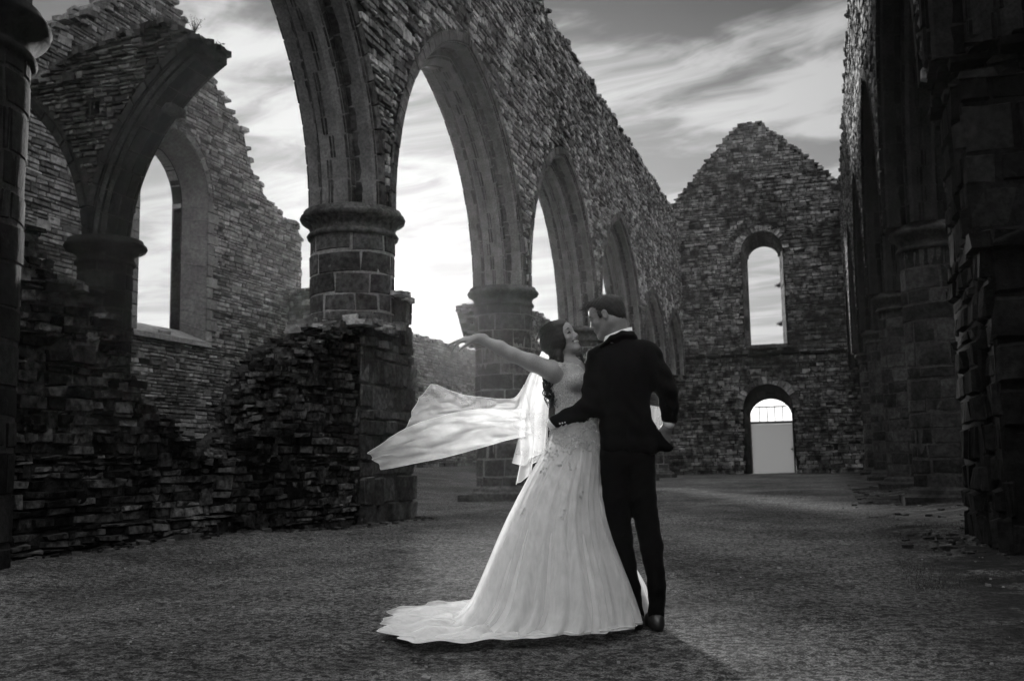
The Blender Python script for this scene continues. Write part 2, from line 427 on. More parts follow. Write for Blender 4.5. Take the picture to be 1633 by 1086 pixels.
# ================================================================ left arcade
ZS = 4.85
BAYS = [(2.43, 3.55, 4.3), (10.15, 3.55, 4.3), (17.86, 3.55, 4.3), (25.58, 3.55, 4.3), (33.3, 3.55, 4.3), (40.15, 2.7, 2.7), (46.05, 2.6, 2.7)]
PROF = [(0, 0), (.07, .07), (.36, .08), (.37, .22), (.45, .38), (.78, .38), (.86, .22), (.87, .08), (1.15, .07), (1.22, 0)]
def arcade(xf, nx, y0, y1, top, label, bays, yb0, dark):
    U = (0, 1.0, 0); N = (nx, 0, 0)
    t = thing('arcade_wall', label, 'wall', (xf - nx * .6, (y0 + y1) / 2, 0))
    P = frame((xf, 0, 0), U, N)
    af = [(c, s) + arch_fn(s, h) for c, s, h in bays]
    def iv(off):
        def f(u):
            lo = ZS
            for c, s, R, zf in af:
                if abs(u - c) < s + off:
                    z = zf(u - c, off)
                    if z is not None: lo = max(lo, ZS + z)
            return [(lo, top(u))]
        return f
    core = MB(); strip_core(core, P, N, np.arange(y0, y1 + .01, .15), iv(.0), 1.16)
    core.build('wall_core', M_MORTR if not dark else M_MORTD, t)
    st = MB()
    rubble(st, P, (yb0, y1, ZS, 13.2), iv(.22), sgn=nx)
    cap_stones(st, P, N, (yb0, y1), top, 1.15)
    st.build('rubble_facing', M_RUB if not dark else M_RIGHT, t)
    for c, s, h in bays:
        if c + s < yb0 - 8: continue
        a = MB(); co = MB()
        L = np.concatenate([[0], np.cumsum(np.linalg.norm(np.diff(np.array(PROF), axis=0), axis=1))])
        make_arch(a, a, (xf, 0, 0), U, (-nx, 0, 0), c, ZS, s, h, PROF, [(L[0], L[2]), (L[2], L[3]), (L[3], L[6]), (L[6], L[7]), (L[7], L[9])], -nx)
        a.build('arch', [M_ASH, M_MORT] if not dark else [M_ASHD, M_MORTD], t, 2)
    return t
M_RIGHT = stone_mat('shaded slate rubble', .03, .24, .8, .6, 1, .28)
M_DARKR = stone_mat('darker rubble', .02, .11, .7, .6, 1, .12)  # darker rubble for the cross wall and the loose chips
topL = lambda u: jag(u, 3, .6, .10) + 12.55 + .05 * float(h1(u * 1.3)) - .9 * float(sstep(46.2, 48.8, u)) * (1 + .3 * math.sin(u * 9)) 
topR = lambda u: jag(u, 4, .6, .12) + 12.6 + .05 * float(h1(u * 1.3, 3))
arcade(-6.43, 1, -1.2, 48.7, topL, 'long left arcade wall of slate rubble with a row of pointed arches', BAYS, 9.9, False)
LP = [(-1.43, 'shadowed'), (6.29, ''), (14.0, ''), (21.72, ''), (29.44, ''), (37.2, ''), (43.15, '')]
LL = ['massive round pier out of frame at the left edge', 'near black round pier cut by the left edge of the picture',
      'big round pier carrying the left arcade beside the broken low wall', 'round pier on a square plinth behind the floating veil',
      'round pier of the left arcade seen behind the bride head', 'far round pier of the left arcade right of the man shoulder', 'farthest slim pier of the left arcade near the gable end']
for (y, _), lb in zip(LP[1:], LL[1:]):
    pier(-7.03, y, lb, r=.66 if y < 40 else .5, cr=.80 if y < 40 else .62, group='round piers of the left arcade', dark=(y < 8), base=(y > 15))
# right arcade
BAYSR = [(7.0, 3.5, 4.3), (14.83, 3.5, 4.3), (22.55, 3.5, 4.3), (30.27, 3.5, 4.3), (38.0, 3.5, 4.3), (45.2, 2.9, 3.0)]
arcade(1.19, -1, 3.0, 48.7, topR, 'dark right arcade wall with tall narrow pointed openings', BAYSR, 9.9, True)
RL = ['nearest round pier of the right arcade with a ragged moulded capital', 'second round pier of the right arcade', 'third round pier of the right arcade with paler quoins', 'fourth pier of the right arcade, low beside the gable end', 'fifth pier of the right arcade against the gable end']
for y, lb in zip([18.69, 26.4, 34.1, 41.8], RL):
    pier(1.98, y, lb, r=.56, cr=.70, dark=True, group='round piers of the right arcade')

# near right pier: remains of a squared block of ashlar
t = thing('pier', 'broad broken near pier of big dark blocks at the right edge', 'pier', (2.3, 10.6, 0))
mb = MB()
P = frame((1.38, 0, 0), (0, 1.0, 0), None); put_blocks(mb, P, rects(10.05, 11.6, 0, 4.5, (.14, .40), (.2, .6)), .008, (-.02, .05), .04, .03, 3, .02, -1, .016)
P = frame((0, 10.05, 0), (1.0, 0, 0), None); put_blocks(mb, P, rects(1.38, 3.3, 0, 4.5, (.26, .5), (.3, .95)), .008, (-.01, .04), .04, .03, 3, .015, 1, .012)
mb.box(np.array([2.38, 10.85, 2.24]), np.array([.98, .78, 2.25]))
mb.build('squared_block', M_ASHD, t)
mb = MB()
P = frame((1.44, 0, 0), (0, 1.0, 0), None); put_blocks(mb, P, rects(9.5, 10.0, 0, 2.75, (.22, .36), (.2, .45)), .008, (-.02, .06), .04, .04, 3, .02, -1, .02)
P = frame((0, 9.5, 0), (1.0, 0, 0), None); put_blocks(mb, P, rects(1.44, 2.6, 0, 2.75, (.3, .45), (.4, .8)), .008, (-.02, .05), .04, .04, 3, .02, 1, .02)
mb.box(np.array([2.08, 9.8, 1.36]), np.array([.62, .28, 1.36]), None, .02)
for k in range(26): mb.box(np.array([random.uniform(1.46, 2.6), random.uniform(9.5, 10.05), 2.74 + random.uniform(-.02, .06)]), np.array([random.uniform(.1, .22), random.uniform(.08, .2), .07]), None, .03)
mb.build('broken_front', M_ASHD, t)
mb = MB()
for k in range(150):
    a = random.random(); mb.box(np.array([random.uniform(1.34, 3.0), random.uniform(10.0, 11.6), 4.45 + a * .42]), np.array([random.uniform(.06, .16), random.uniform(.06, .16), random.uniform(.02, .05)]), None, .02)
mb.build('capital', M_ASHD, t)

# ================================================================ gable end wall
YE = 48.8
GT = [(-8.6, 12.0), (-7.4, 13.1), (-7.13, 13.5), (-6.6, 14.0), (-5.8, 14.9), (-5.0, 15.85), (-4.2, 16.7), (-3.65, 17.3), (-3.1, 17.55), (-2.45, 17.68), (-2.1, 17.35), (-1.2, 16.5), (0.2, 15.2), (1.4, 14.05), (3.2, 12.4)]
def gtop(u): 
    return float(np.interp(u, [p[0] for p in GT], [p[1] for p in GT])) - .42 + jag(u, 1, .24, .13) + .05 * float(h1(u * 2))
def win_round(c, hw, z0, zs, rise=None):
    rise = rise or hw
    def f(u):
        if abs(u - c) >= hw: return None
        return (z0, zs + rise * math.sqrt(1 - ((u - c) / hw) ** 2))
    return f
fw_ = win_round(-2.51, .98, 6.12, 10.75); dw_ = win_round(-2.50, .775, 6.18, 10.38)
fd_ = win_round(-2.57, 1.14, 0, 3.1, 1.16); dd_ = win_round(-2.50, 1.02, 0, 2.62, .98)
def iv_end(holes):
    def f(u):
        z = [(0.0, gtop(u))]
        for h in holes:
            q = h(u)
            if q:
                nz = []
                for a, c in z:
                    if q[0] > a: nz.append((a, min(q[0], c)))
                    if q[1] < c: nz.append((max(q[1], a), c))
                z = nz
        return z
    return f
t = thing('gable_wall', 'tall gabled end wall of rubble with one round-headed window above the door', 'wall', (-2.5, YE + .5, 0))
P = frame((0, YE, 0), (1.0, 0, 0), None); N = (0, -1, 0)
us = np.arange(-8.6, 3.21, .1)
mb = MB(); strip_core(mb, P, N, us, iv_end([fw_, fd_]), .62); strip_core(mb, P, N, us, iv_end([dw_, dd_]), .32, off=-.66)
mb.build('wall_core', M_MORTR, t)
mb = MB(); rubble(mb, P, (-8.6, 3.2, 0, 17.9), iv_end([fw_, fd_]), (.06, .20), (.14, .55), (-.015, .034), 1, .012, .026, .008)
cap_stones(mb, P, N, (-8.5, 3.1), gtop, .95, (.16, .36), .04, .10)
mb.build('rubble_facing', M_RUBF, t)
def jamb(mb, O, U, D, outline_f, outline_b, rows, flip=1):
    """splayed reveal between a front outline and a rear outline (lists of (u,z)); D = depth vector"""
    A = np.array(outline_f, float); B = np.array(outline_b, float); O = np.array(O, float); U = np.array(U, float); D = np.array(D, float)
    La = np.concatenate([[0], np.cumsum(np.linalg.norm(np.diff(A, axis=0), axis=1))]); La /= La[-1]
    Lb = np.concatenate([[0], np.cumsum(np.linalg.norm(np.diff(B, axis=0), axis=1))]); Lb /= Lb[-1]
    tot = np.linalg.norm(np.diff(A, axis=0), axis=1).sum()
    def P(u, v):
        s = np.asarray(u) / tot; v = np.asarray(v, float)
        a = [np.interp(s, La, A[:, i]) for i in (0, 1)]; c = [np.interp(s, La, B[:, i]) for i in (0, 1)]
        uu = a[0] * (1 - v) + c[0] * v; zz = a[1] * (1 - v) + c[1] * v
        return O + uu[..., None] * U + zz[..., None] * np.array([0, 0, 1.0]) + v[..., None] * D
    R = []
    u = 0 if rows else tot
    while u < tot - .05:
        w = min(random.uniform(*rows), tot - u)
        k = random.choice([.4, .6, 1.0])
        R.append((u, u + w, 0, k)); 
        if k < 1: R.append((u, u + w, k, 1.0))
        u += w
    if R: put_blocks(mb, P, np.array(R), .006, (.0, .02), .01, .015, 2, .004, flip, .003)
    uu, vv = np.meshgrid(np.linspace(0, tot, 90), [0, 1.0], indexing='ij'); mb.grid(P(uu, vv))
def outl(c, hw, z0, zs, rise, n=16):
    return [(c - hw, z0), (c - hw, (z0 + zs) / 2), (c - hw, zs)] + [(c - hw * math.cos(a), zs + rise * math.sin(a)) for a in np.linspace(0, math.pi, n)[1:-1]] + [(c + hw, zs), (c + hw, (z0 + zs) / 2), (c + hw, z0)]
mb = MB(); jamb(mb, (0, YE - .02, 0), (1, 0, 0), (0, .68, 0), outl(-2.51, .98, 6.12, 10.75, .98), outl(-2.50, .775, 6.18, 10.38, .775), (.28, .5), -1)
jamb(mb, (0, YE + .66, 0), (1, 0, 0), (0, .36, 0), outl(-2.50, .775, 6.18, 10.38, .775), outl(-2.50, .775, 6.18, 10.38, .775), None, -1)
mb.box(np.array([-2.5, YE + .4, 6.08]), np.array([.95, .5, .09]), None, .02)
mb.build('window_surround', M_ASH, t)
def ring(mb, O, U, N, c, zs, hw, rise, w, blk, hgt=(.0, .04), a0=0, a1=math.pi):
    O = np.array(O, float); U = np.array(U, float)
    ln = math.pi * (hw + w / 2)
    def P(u, v):
        a = np.asarray(u) / ln * math.pi; v = np.asarray(v, float)
        return O + (c - (hw + v) * np.cos(a))[..., None] * U + (zs + (rise + v) * np.sin(a))[..., None] * np.array([0, 0, 1.0])
    R = []; u = 0
    while u < ln - .03: q = min(random.uniform(*blk), ln - u); R.append((u, u + q, .0, w * random.uniform(.85, 1.1))); u += q
    put_blocks(mb, P, np.array(R), .008, hgt, .03, .02, 2, .004, -1, .004)
mb = MB(); put_blocks(mb, frame((0, YE - .06, 0), (1.0, 0, 0), None), rects(-7, 2.2, 5.62, 5.78, (.16, .17), (.5, .9)), .006, (.0, .06), .05, .03, 1, .01, 1, .01); mb.build('string_course', M_ASHD, t)
mb = MB(); ring(mb, (0, YE - .05, 0), (1, 0, 0), None, -2.51, 10.75, .98, .98, .34, (.16, .26)); mb.build('window_arch_ring', M_RUB, t)
mb = MB(); jamb(mb, (0, YE - .02, 0), (1, 0, 0), (0, .68, 0), outl(-2.57, 1.14, 0, 3.1, 1.16), outl(-2.50, 1.02, 0, 2.62, .98), (.3, .5), -1)
jamb(mb, (0, YE + .66, 0), (1, 0, 0), (0, .36, 0), outl(-2.50, 1.02, 0, 2.62, .98), outl(-2.50, 1.02, 0, 2.62, .98), None, -1)
mb.build('door_surround', M_ASHD, t)
mb = MB(); ring(mb, (0, YE - .05, 0), (1, 0, 0), None, -2.57, 3.1, 1.14, 1.16, .38, (.2, .32)); mb.build('door_arch_ring', M_RUB, t)
# white panel door with glazed arched head, set behind the opening
M_PANEL = plain('painted white panel', .62, .5, 0); M_FR = plain('grey painted bars', .12, .5)
M_GLZ = bpy.data.materials.new('frosted glazing'); M_GLZ.use_nodes = True; tt = M_GLZ.node_tree; tt.nodes.clear(); bb = NB(tt)
oo = bb.n('ShaderNodeOutputMaterial'); ms = bb.n('ShaderNodeMixShader'); tl = bb.n('ShaderNodeBsdfTranslucent'); tr = bb.n('ShaderNodeBsdfTransparent')
tl.inputs[0].default_value = (.7, .7, .7, 1); ms.inputs[0].default_value = .35
tt.links.new(tl.outputs[0], ms.inputs[1]); tt.links.new(tr.outputs[0], ms.inputs[2]); tt.links.new(ms.outputs[0], oo.inputs[0])
d = thing('door', 'bright white panel door with a glazed arched head in the gable wall', 'door', (-2.5, YE + 1.1, 0))
M_PANT = bpy.data.materials.new('white translucent panel'); M_PANT.use_nodes = True; tt = M_PANT.node_tree; tt.nodes.clear(); bb = NB(tt)
oo = bb.n('ShaderNodeOutputMaterial'); ms = bb.n('ShaderNodeMixShader'); tl = bb.n('ShaderNodeBsdfTranslucent'); df = bb.n('ShaderNodeBsdfDiffuse')
tl.inputs[0].default_value = (.5, .5, .5, 1); df.inputs[0].default_value = (.7, .7, .7, 1); ms.inputs[0].default_value = .6
tt.links.new(tl.outputs[0], ms.inputs[1]); tt.links.new(df.outputs[0], ms.inputs[2]); tt.links.new(ms.outputs[0], oo.inputs[0])
mb = MB(); mb.box(np.array([-2.5, YE + 1.1, 1.2]), np.array([1.0, .015, 1.18])); mb.build('door_panel', M_PANT, d)
mb = MB(); mb.box(np.array([-2.5, YE + 1.08, 2.46]), np.array([1.0, .035, .06]))
for x in (-3.05, -2.68, -2.32, -1.95): mb.box(np.array([x, YE + 1.08, 2.85]), np.array([.02, .02, .36]))
mb.box(np.array([-2.5, YE + 1.08, 3.22]), np.array([.75, .02, .03]))
for x in (-3.5, -1.5): mb.box(np.array([x, YE + 1.08, 1.5]), np.array([.03, .03, 1.5]))
mb.build('frame', M_FR, d)
mb = MB(); mb.box(np.array([-2.5, YE + 1.12, 3.0]), np.array([1.0, .004, .6])); mb.build('glazing', M_GLZ, d); mb = MB(); mb.box(np.array([-1.60, YE + 1.06, 1.15]), np.array([.05, .03, .03])); mb.box(np.array([-1.56, YE + 1.06, 1.15]), np.array([.012, .035, .09])); mb.build('handle', M_FR, d)

# ================================================================ north transept gable (pale, behind)
XG = -17.0
TG = [(6, 8.2), (13, 8.4), (16.2, 9.4), (17.94, 10.82), (19.1, 11.9), (20.8, 13.25), (21.8, 14.0), (22.5, 13.95), (22.9, 13.75), (23.3, 13.4), (24.0, 12.95), (24.9, 12.3), (25.3, 11.7), (26.3, 11.2), (26.6, 10.45), (27.5, 9.6), (28.3, 9.3), (29.6, 8.95), (29.95, 8.6), (30.0, 6.4)]
def ttop(u): return float(np.interp(u, [p[0] for p in TG], [p[1] for p in TG])) + jag(u, 2, .3, .2) + .07 * float(h1(u * 2, 2))
GZ = .62
fs, frr = 1.5, 1.75
Rf, zff = arch_fn(fs, frr); Rd, zfd = arch_fn(1.05, 1.35)
def fwin(u): 
    z = zff(u - 22.9); return (4.45, 8.55 + z) if z is not None else None
def dwin(u):
    z = zfd(u - 23.05); return (4.75, 8.5 + z) if z is not None else None
def iv_t(hs):
    def f(u):
        z = [(0.0, ttop(u))]
        for h in hs:
            q = h(u)
            if q: z = [(0.0, q[0]), (q[1], ttop(u))]
        return z
    return f
t = thing('gable_wall', 'pale broken gable wall with one tall pointed window, beyond the left arcade', 'wall', (XG - .5, 22, 0))
P = frame((XG, 0, 0), (0, 1.0, 0), None); N = (1, 0, 0)
us = np.arange(9, 30.01, .1)
mb = MB(); strip_core(mb, P, N, us, iv_t([fwin]), .6); strip_core(mb, P, N, us, iv_t([dwin]), .3, off=-.64); mb.build('wall_core', M_MORTR, t)
mb = MB(); rubble(mb, P, (9, 30, 0, 14.2), iv_t([fwin]), (.07, .15), (.18, .6), (-.005, .024), 1, .009, .018)
cap_stones(mb, P, N, (9.2, 29.9), ttop, .9, (.16, .36), .05, .12)
mb.build('rubble_facing', M_TRAN, t)
def outp(c, s, z0, zs, h, n=12):
    R, zf = arch_fn(s, h); ph = math.acos((R - s) / R)
    r = [(c + (-(R - s) + R * math.cos(a)), zs + R * math.sin(a)) for a in np.linspace(0, ph, n)]
    l = [(2 * c - x, z) for x, z in r]
    return [(c - s, z0), (c - s, (z0 + zs) / 2)] + l + r[::-1][1:] + [(c + s, (z0 + zs) / 2), (c + s, z0)]
mb = MB(); jamb(mb, (XG + .03, 0, 0), (0, 1, 0), (-.7, 0, 0), outp(22.9, fs, 4.45, 8.55, frr), outp(23.05, 1.05, 4.75, 8.5, 1.35), (.3, .55), 1)
jamb(mb, (XG - .66, 0, 0), (0, 1, 0), (-.32, 0, 0), outp(23.05, 1.05, 4.75, 8.5, 1.35), outp(23.05, 1.05, 4.75, 8.5, 1.35), None, 1)
for side in (1, -1):
    Pr, ln, _ = arch_P((XG + .03, 0, 0), (0, 1, 0), (1, 0, 0), 22.9, 8.55, fs, frr, side)
    put_blocks(mb, Pr, np.array([(u, u + .3, 0, .3) for u in np.arange(0, ln - .2, .3)]), .005, (.02, .035), .03, .014, 2, .003, side, .003)
    for k, z in enumerate(np.arange(4.45, 8.5, .32)):
        w = .55 if k % 2 else .32
        a = 22.9 + side * fs; R = (a, a + w, z, z + .32) if side > 0 else (a - w, a, z, z + .32)
        put_blocks(mb, P, np.array([R]), .006, (.045, .06), .02, .015, 1, .004, 1, .004)
mb.build('window_surround', M_ASHL, t)
mb = MB(); q = np.array([[[XG + .12, 21.2, 4.28], [XG + .12, 24.6, 4.28]], [[XG + .1, 21.2, 4.42], [XG + .1, 24.6, 4.42]], [[XG - .66, 21.9, 4.78], [XG - .66, 24.2, 4.78]], [[XG - .98, 21.9, 4.78], [XG - .98, 24.2, 4.78]]])
mb.grid(q); mb.build('sill', M_ASHL, t)
# buttress at the end of the transept gable
mb = MB(); put_blocks(mb, frame((-15.9, 0, 0), (0, 1.0, 0), None), rects(29.0, 29.9, 0, 6.7, (.1, .2), (.2, .5)), .008, (0, .05), .04, .02, 1, .02, 1, .015)
put_blocks(mb, frame((-17, 29.0, 0), (1.0, 0, 0), None), rects(0, 1.1, 0, 6.7, (.1, .2), (.2, .5)), .008, (0, .05), .04, .02, 1, .02, 1, .015)
mb.box(np.array([-16.45, 29.45, 3.35]), np.array([.52, .43, 3.36])); mb.build('buttress', M_RUBF, t)

# ================================================================ far aisle wall
t = thing('boundary_wall', 'low sunlit rubble wall of the ruined aisle, far behind the veil', 'wall', (-17.4, 42, 0))
awt = lambda u: 6.42 + .06 * float(h1(u * 2, 5)) - .5 * float(sstep(33, 30.2, u))
P = frame((-17.1, 0, 0), (0, 1.0, 0), None); N = (1, 0, 0)
mb = MB(); strip_core(mb, P, N, np.arange(30.2, 66, .3), lambda u: [(0, awt(u))], .8); mb.build('wall_core', M_MORTR, t)
mb = MB(); rubble(mb, P, (30.2, 66, 0, 6.9), lambda u: [(0, awt(u))], (.09, .18), (.2, .7), (-.005, .024), 1, .009, .018)
cap_stones(mb, P, N, (30.2, 66), awt, .8, (.2, .4), .04, .08); mb.build('rubble_facing', M_TRAN, t)

# lean-to end wall of the left aisle
t = thing('aisle_end_wall', 'sloping end wall of the left aisle, glimpsed behind the far piers', 'wall', (-9.8, 49.2, 0))
alt = lambda u: 6.6 + (u + 12) * 1.0 + .08 * float(h1(u * 3, 6))
P = frame((0, 48.9, 0), (1.0, 0, 0), None)
mb = MB(); strip_core(mb, P, (0, -1, 0), np.arange(-12, -7.4, .2), lambda u: [(0, alt(u))], .8); mb.build('wall_core', M_MORTR, t)
mb = MB(); rubble(mb, P, (-12, -7.5, 0, 11), lambda u: [(0, alt(u))], (.09, .18), (.2, .6), (-.005, .024), 1, .009, .018); mb.build('rubble_facing', M_RUBF, t)
# ================================================================ cross wall of the aisles with the broken half arch
YS = 13.7
HT = [(-19, 7.2), (-15, 7.4), (-13.0, 7.92), (-12.8, 7.99), (-12.14, 8.19), (-11.5, 8.35), (-10.6, 8.45), (-10.3, 8.34), (-9.85, 8.12), (-9.8, 8.0)]
ZS2 = 4.58
R2a, z2a = arch_fn(2.2, 3.3); R2b, z2b = arch_fn(2.15, 3.5)
def ivh(off):
    def f(u):
        lo = ZS2; hi = float(np.interp(u, [p[0] for p in HT], [p[1] for p in HT])) + .03 * float(h1(u * 6, 1))
        for z in (z2a(u + 14.2, off), z2b(u + 9.7, off)):
            if z is not None: lo = max(lo, ZS2 + z)
        if u > -9.86 or hi - lo < .04: return []
        if -11.96 < u < -11.76: return [(lo, 7.02), (7.26, hi)]
        return [(lo, hi)]
    return f
t = thing('broken_arch_wall', 'dark rubble wall ending in a broken half arch that hangs in the sky', 'wall', (-12, YS + .5, 0))
P = frame((0, YS, 0), (1.0, 0, 0), None); N = (0, -1, 0)
core = MB(); strip_core(core, P, N, np.arange(-17, -9.8, .06), ivh(0), .94); core.build('wall_core', M_MORTD, t)
mb = MB(); rubble(mb, P, (-17, -9.8, ZS2, 8.7), ivh(.17), (.05, .11), (.10, .34), (-.005, .04), 1, .012, .016)
cap_stones(mb, P, N, (-16, -9.9), lambda u: ivh(0)(u)[-1][1] if ivh(0)(u) else None, .95, (.08, .22), .03, .07)
for k in range(46):      # rubble hearting hanging over the broken end
    d = random.random(); mb.box(np.array([-9.95 + random.uniform(-.12, .14) - .25 * (1 - d), YS + d * .95, 8.08 + random.uniform(-.12, .16)]), np.array([random.uniform(.05, .14), random.uniform(.05, .12), random.uniform(.02, .05)]), None, .02)
mb.build('rubble_facing', M_DARKR, t)
PR2 = [(0, 0), (.05, .0), (.10, .05), (.17, .05), (.22, .10), (.78, .10), (.83, .05), (.90, .05), (.95, .0), (1.0, 0)]
L2 = np.concatenate([[0], np.cumsum(np.linalg.norm(np.diff(np.array(PR2), axis=0), axis=1))])
a = MB()
AA = ((0, YS - .03, 0), (1, 0, 0), (0, 1, 0), -9.7, ZS2, 2.15, 3.5, -1)
P_, ln, _ = arch_P(*AA, PR2)
lnb = ln * .93
rr = []; u = 0
while u < lnb - .1:
    w = min(random.uniform(.34, .5), lnb - u); k = random.uniform(.45, .6)
    for q in ((L2[0], L2[1]), (L2[2], L2[3]), (L2[4], L2[4] + (L2[5] - L2[4]) * k), (L2[4] + (L2[5] - L2[4]) * k, L2[5]), (L2[6], L2[7]), (L2[8], L2[9])): rr.append((u, u + w, q[0], q[1]))
    u += w
put_blocks(a, P_, np.array(rr), .009, (.010, .02), -.003, .008, 2, .003, -1, .002)
uu, vv = np.meshgrid(np.linspace(0, lnb, 18), L2, indexing='ij'); a.mi = 1; a.grid(P_(uu, vv)); a.mi = 0
for dz, off in ((0, 0), (1, .97)):
    Pr, _, _ = arch_P((0, YS - .03 + off, 0), (1, 0, 0), (0, 1, 0), -9.7, ZS2, 2.15, 3.5, -1)
    put_blocks(a, Pr, np.array([(x, min(x + .38, lnb), 0, .17) for x in np.arange(0, lnb - .1, .38)]), .008, (.02, .03), .01, .010, 2, .003, 1 if dz == 0 else -1, .003)
# cut end of the arch stones
e0 = P_(np.full(len(L2), lnb), L2); e1 = Pr(np.array([lnb]), np.array([.17]))[0]
top_ = e0 + np.array([-.13, 0, .13]); a.grid(np.stack([e0, top_]))
a.build('half_arch', [M_ASHM, M_MORTM], t, 2)
e1 = P_(np.array([lnb * .74]), np.array([.66]))[0]; mb = MB(); mb.box(e1 + np.array([.05, 0, -.06]), np.array([.10, .20, .07]), None, .01); mb.build('projecting_stone', M_ASH, t)
a = MB(); make_arch(a, a, (0, YS - .03, 0), (1, 0, 0), (0, 1, 0), -14.2, ZS2, 2.2, 3.3, PR2, [(L2[0], L2[1]), (L2[2], L2[3]), (L2[4], L2[5]), (L2[6], L2[7]), (L2[8], L2[9])], -1, .16); a.build('arch', [M_ASHM, M_MORTM], t, 2)
pier(-11.95, 14.2, 'slim round pier carrying the broken half arch', ZS2, .45, True, 'piers of the outer aisle', True, .28, 0, .66)
# far remnant of the same row
t = thing('broken_arch_wall', 'stump of a broken aisle arch beyond the round pier with the veil', 'wall', (-12, 38, 0))
def ivs(u):
    if u < 33.9: return []
    lo = 5.2 if u > 35 else 6.55 - (u - 33.9) * 1.25
    if u > 38.4: lo = .5
    hi = 6.5 + .5 * float(h1(u * 2, 8)) * .3 if u < 36 else (7.3 if u < 42.4 else 7.3 - (u - 42.4) * .08)
    return [(lo, max(hi, lo + .1))] if u < 45 else []
P = frame((-12, 0, 0), (0, 1.0, 0), None); N = (1, 0, 0)
mb = MB(); strip_core(mb, P, N, np.arange(33.2, 45, .15), ivs, .8); mb.build('wall_core', M_MORTR, t)
mb = MB(); rubble(mb, P, (33.2, 45, 4, 8), ivs, (.09, .18), (.2, .6), (-.01, .05), 1, .014, .018)
cap_stones(mb, P, N, (33.8, 35.4), lambda u: ivs(u)[0][0] + .06 if ivs(u) else None, .8, (.12, .3), .06, .06); cap_stones(mb, P, N, (33.5, 45), lambda u: ivs(u)[0][1] if ivs(u) else None, .8, (.16, .4), .04, .12); mb.build('rubble_facing', M_TRAN, t)
t2 = pier(-12.4, 38.0, 'far aisle pier standing alone behind the arcade', 5.25, .5, False, 'piers of the outer aisle', True, .35, 0, .65)

# ================================================================ curtain wall between the near left piers
CO = np.array([-7.2, 7.0, 0]); CU = np.array([.1331326, .99109823, 0]); CN = np.array([.99109823, -.1331326, 0])
CT = [(-.9, 3.6), (.07, 3.24), (.36, 3.28), (.52, 3.15), (.57, 2.92), (.76, 2.83), (1.19, 2.76), (1.32, 2.58), (1.5, 2.48), (1.55, 2.32), (1.73, 1.98), (1.81, 1.79), (1.91, 1.66), (2.44, 1.35), (2.65, 1.17), (3.04, 1.07), (3.18, 1.0), (3.56, 1.0), (3.63, 1.22), (4.07, 1.43), (4.07, 1.66), (4.21, 1.95), (4.57, 2.36), (4.9, 2.6), (5.18, 2.72), (5.8, 2.83), (6.2, 2.85)]
def ctop(u): return float(np.interp(u, [p[0] for p in CT], [p[1] for p in CT])) + .03 * float(h1(u * 9, 4))
P = frame(CO, CU, None)
t = thing('ruined_wall', 'low collapsed rubble wall with a deep V gap left of the big pier', 'wall', (-6.8, 10, 0))
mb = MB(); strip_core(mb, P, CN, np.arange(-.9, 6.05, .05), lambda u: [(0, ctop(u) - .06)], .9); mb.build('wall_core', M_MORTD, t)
mb = MB()
ivc = lambda u: [(0, ctop(u))]
R = rects(-.9, 6.1, 0, 3.5, (.04, .12), (.09, .36)); R = clip_rects(R, in_intervals(ivc)); big = np.random.rand(len(R)) < .10; R[big, 3] += np.random.uniform(.05, .18, big.sum())
put_blocks(mb, P, R, .004, (-.03, .035), .05, .010, 3, .022, 1, .014)
# rough top: courses that step down, seen through the wall's thickness
for d in np.arange(.0, .95, .14):
    u = -.9
    while u < 6.0:
        w = random.uniform(.08, .28); z = ctop(u + w / 2) - .25 * abs(d - .3)
        for k in range(max(2, int((ctop(u + w / 2) - ctop(u - .18)) / .075) + 1)):
            a_ = random.uniform(-.3, .3); Rz = np.array([[math.cos(a_), -math.sin(a_), 0], [math.sin(a_), math.cos(a_), 0], [0, 0, 1.0]])
            c = P(np.array([u + w / 2 - (.0 if k < 1 else .06)]), np.array([z - k * .07 + random.uniform(-.05, .04)]))[0] - CN * (d + random.uniform(-.05, .05))
            mb.box(c, np.array([w * .5, random.uniform(.05, .10), random.uniform(.015, .04)]), np.stack([CU, -CN, [0, 0, 1]], 1) @ Rz, .016)
        u += w * .8
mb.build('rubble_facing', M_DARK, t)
# squared masonry against the big pier (pier's own lower casing)
t = thing('pier_casing', 'big squared blocks wrapped round the foot of the main left pier', 'masonry', (-6.9, 14, 0))
mb = MB(); ca = lambda z: 14.78
R = rects(12.9, 14.80, 0, 3.55, (.15, .42), (.18, .60))
m_ = ~((R[:, 3] > 2.95) & (R[:, 0] < 14.1)); R = R[m_]
R[:, 1] = np.where(R[:, 1] > 14.7, R[:, 1] + np.random.uniform(-.14, .06, len(R)), R[:, 1])
put_blocks(mb, frame((-6.33, 0, 0), (0, 1.0, 0), None), R, .009, (-.03, .045), .035, .016, 3, .028, 1, .010)
put_blocks(mb, lambda u, v: np.stack([-6.35 - u, 14.78 + np.zeros_like(u), v], -1), rects(0, 1.2, 0, 3.55, (.2, .42), (.28, .62)), .009, (-.05, .08), .035, .016, 2, .028, 1, .010)
mb.mi = 1; mb.box(np.array([-6.95, 13.85, 1.46]), np.array([.595, .9, 1.47])); mb.box(np.array([-6.95, 14.42, 1.75]), np.array([.56, .32, 1.78]))
mb.build('ashlar_blocks', [M_ASH, M_MORTM], t, 2)
mb = MB()
for k in range(60): mb.box(np.array([random.uniform(-7.4, -6.3), random.uniform(12.9, 14.1), 2.93 + random.uniform(-.05, .08)]), np.array([random.uniform(.08, .2), random.uniform(.08, .2), random.uniform(.03, .07)]), None, .02)
mb.build('loose_stones', M_RUB, t); mb = MB()
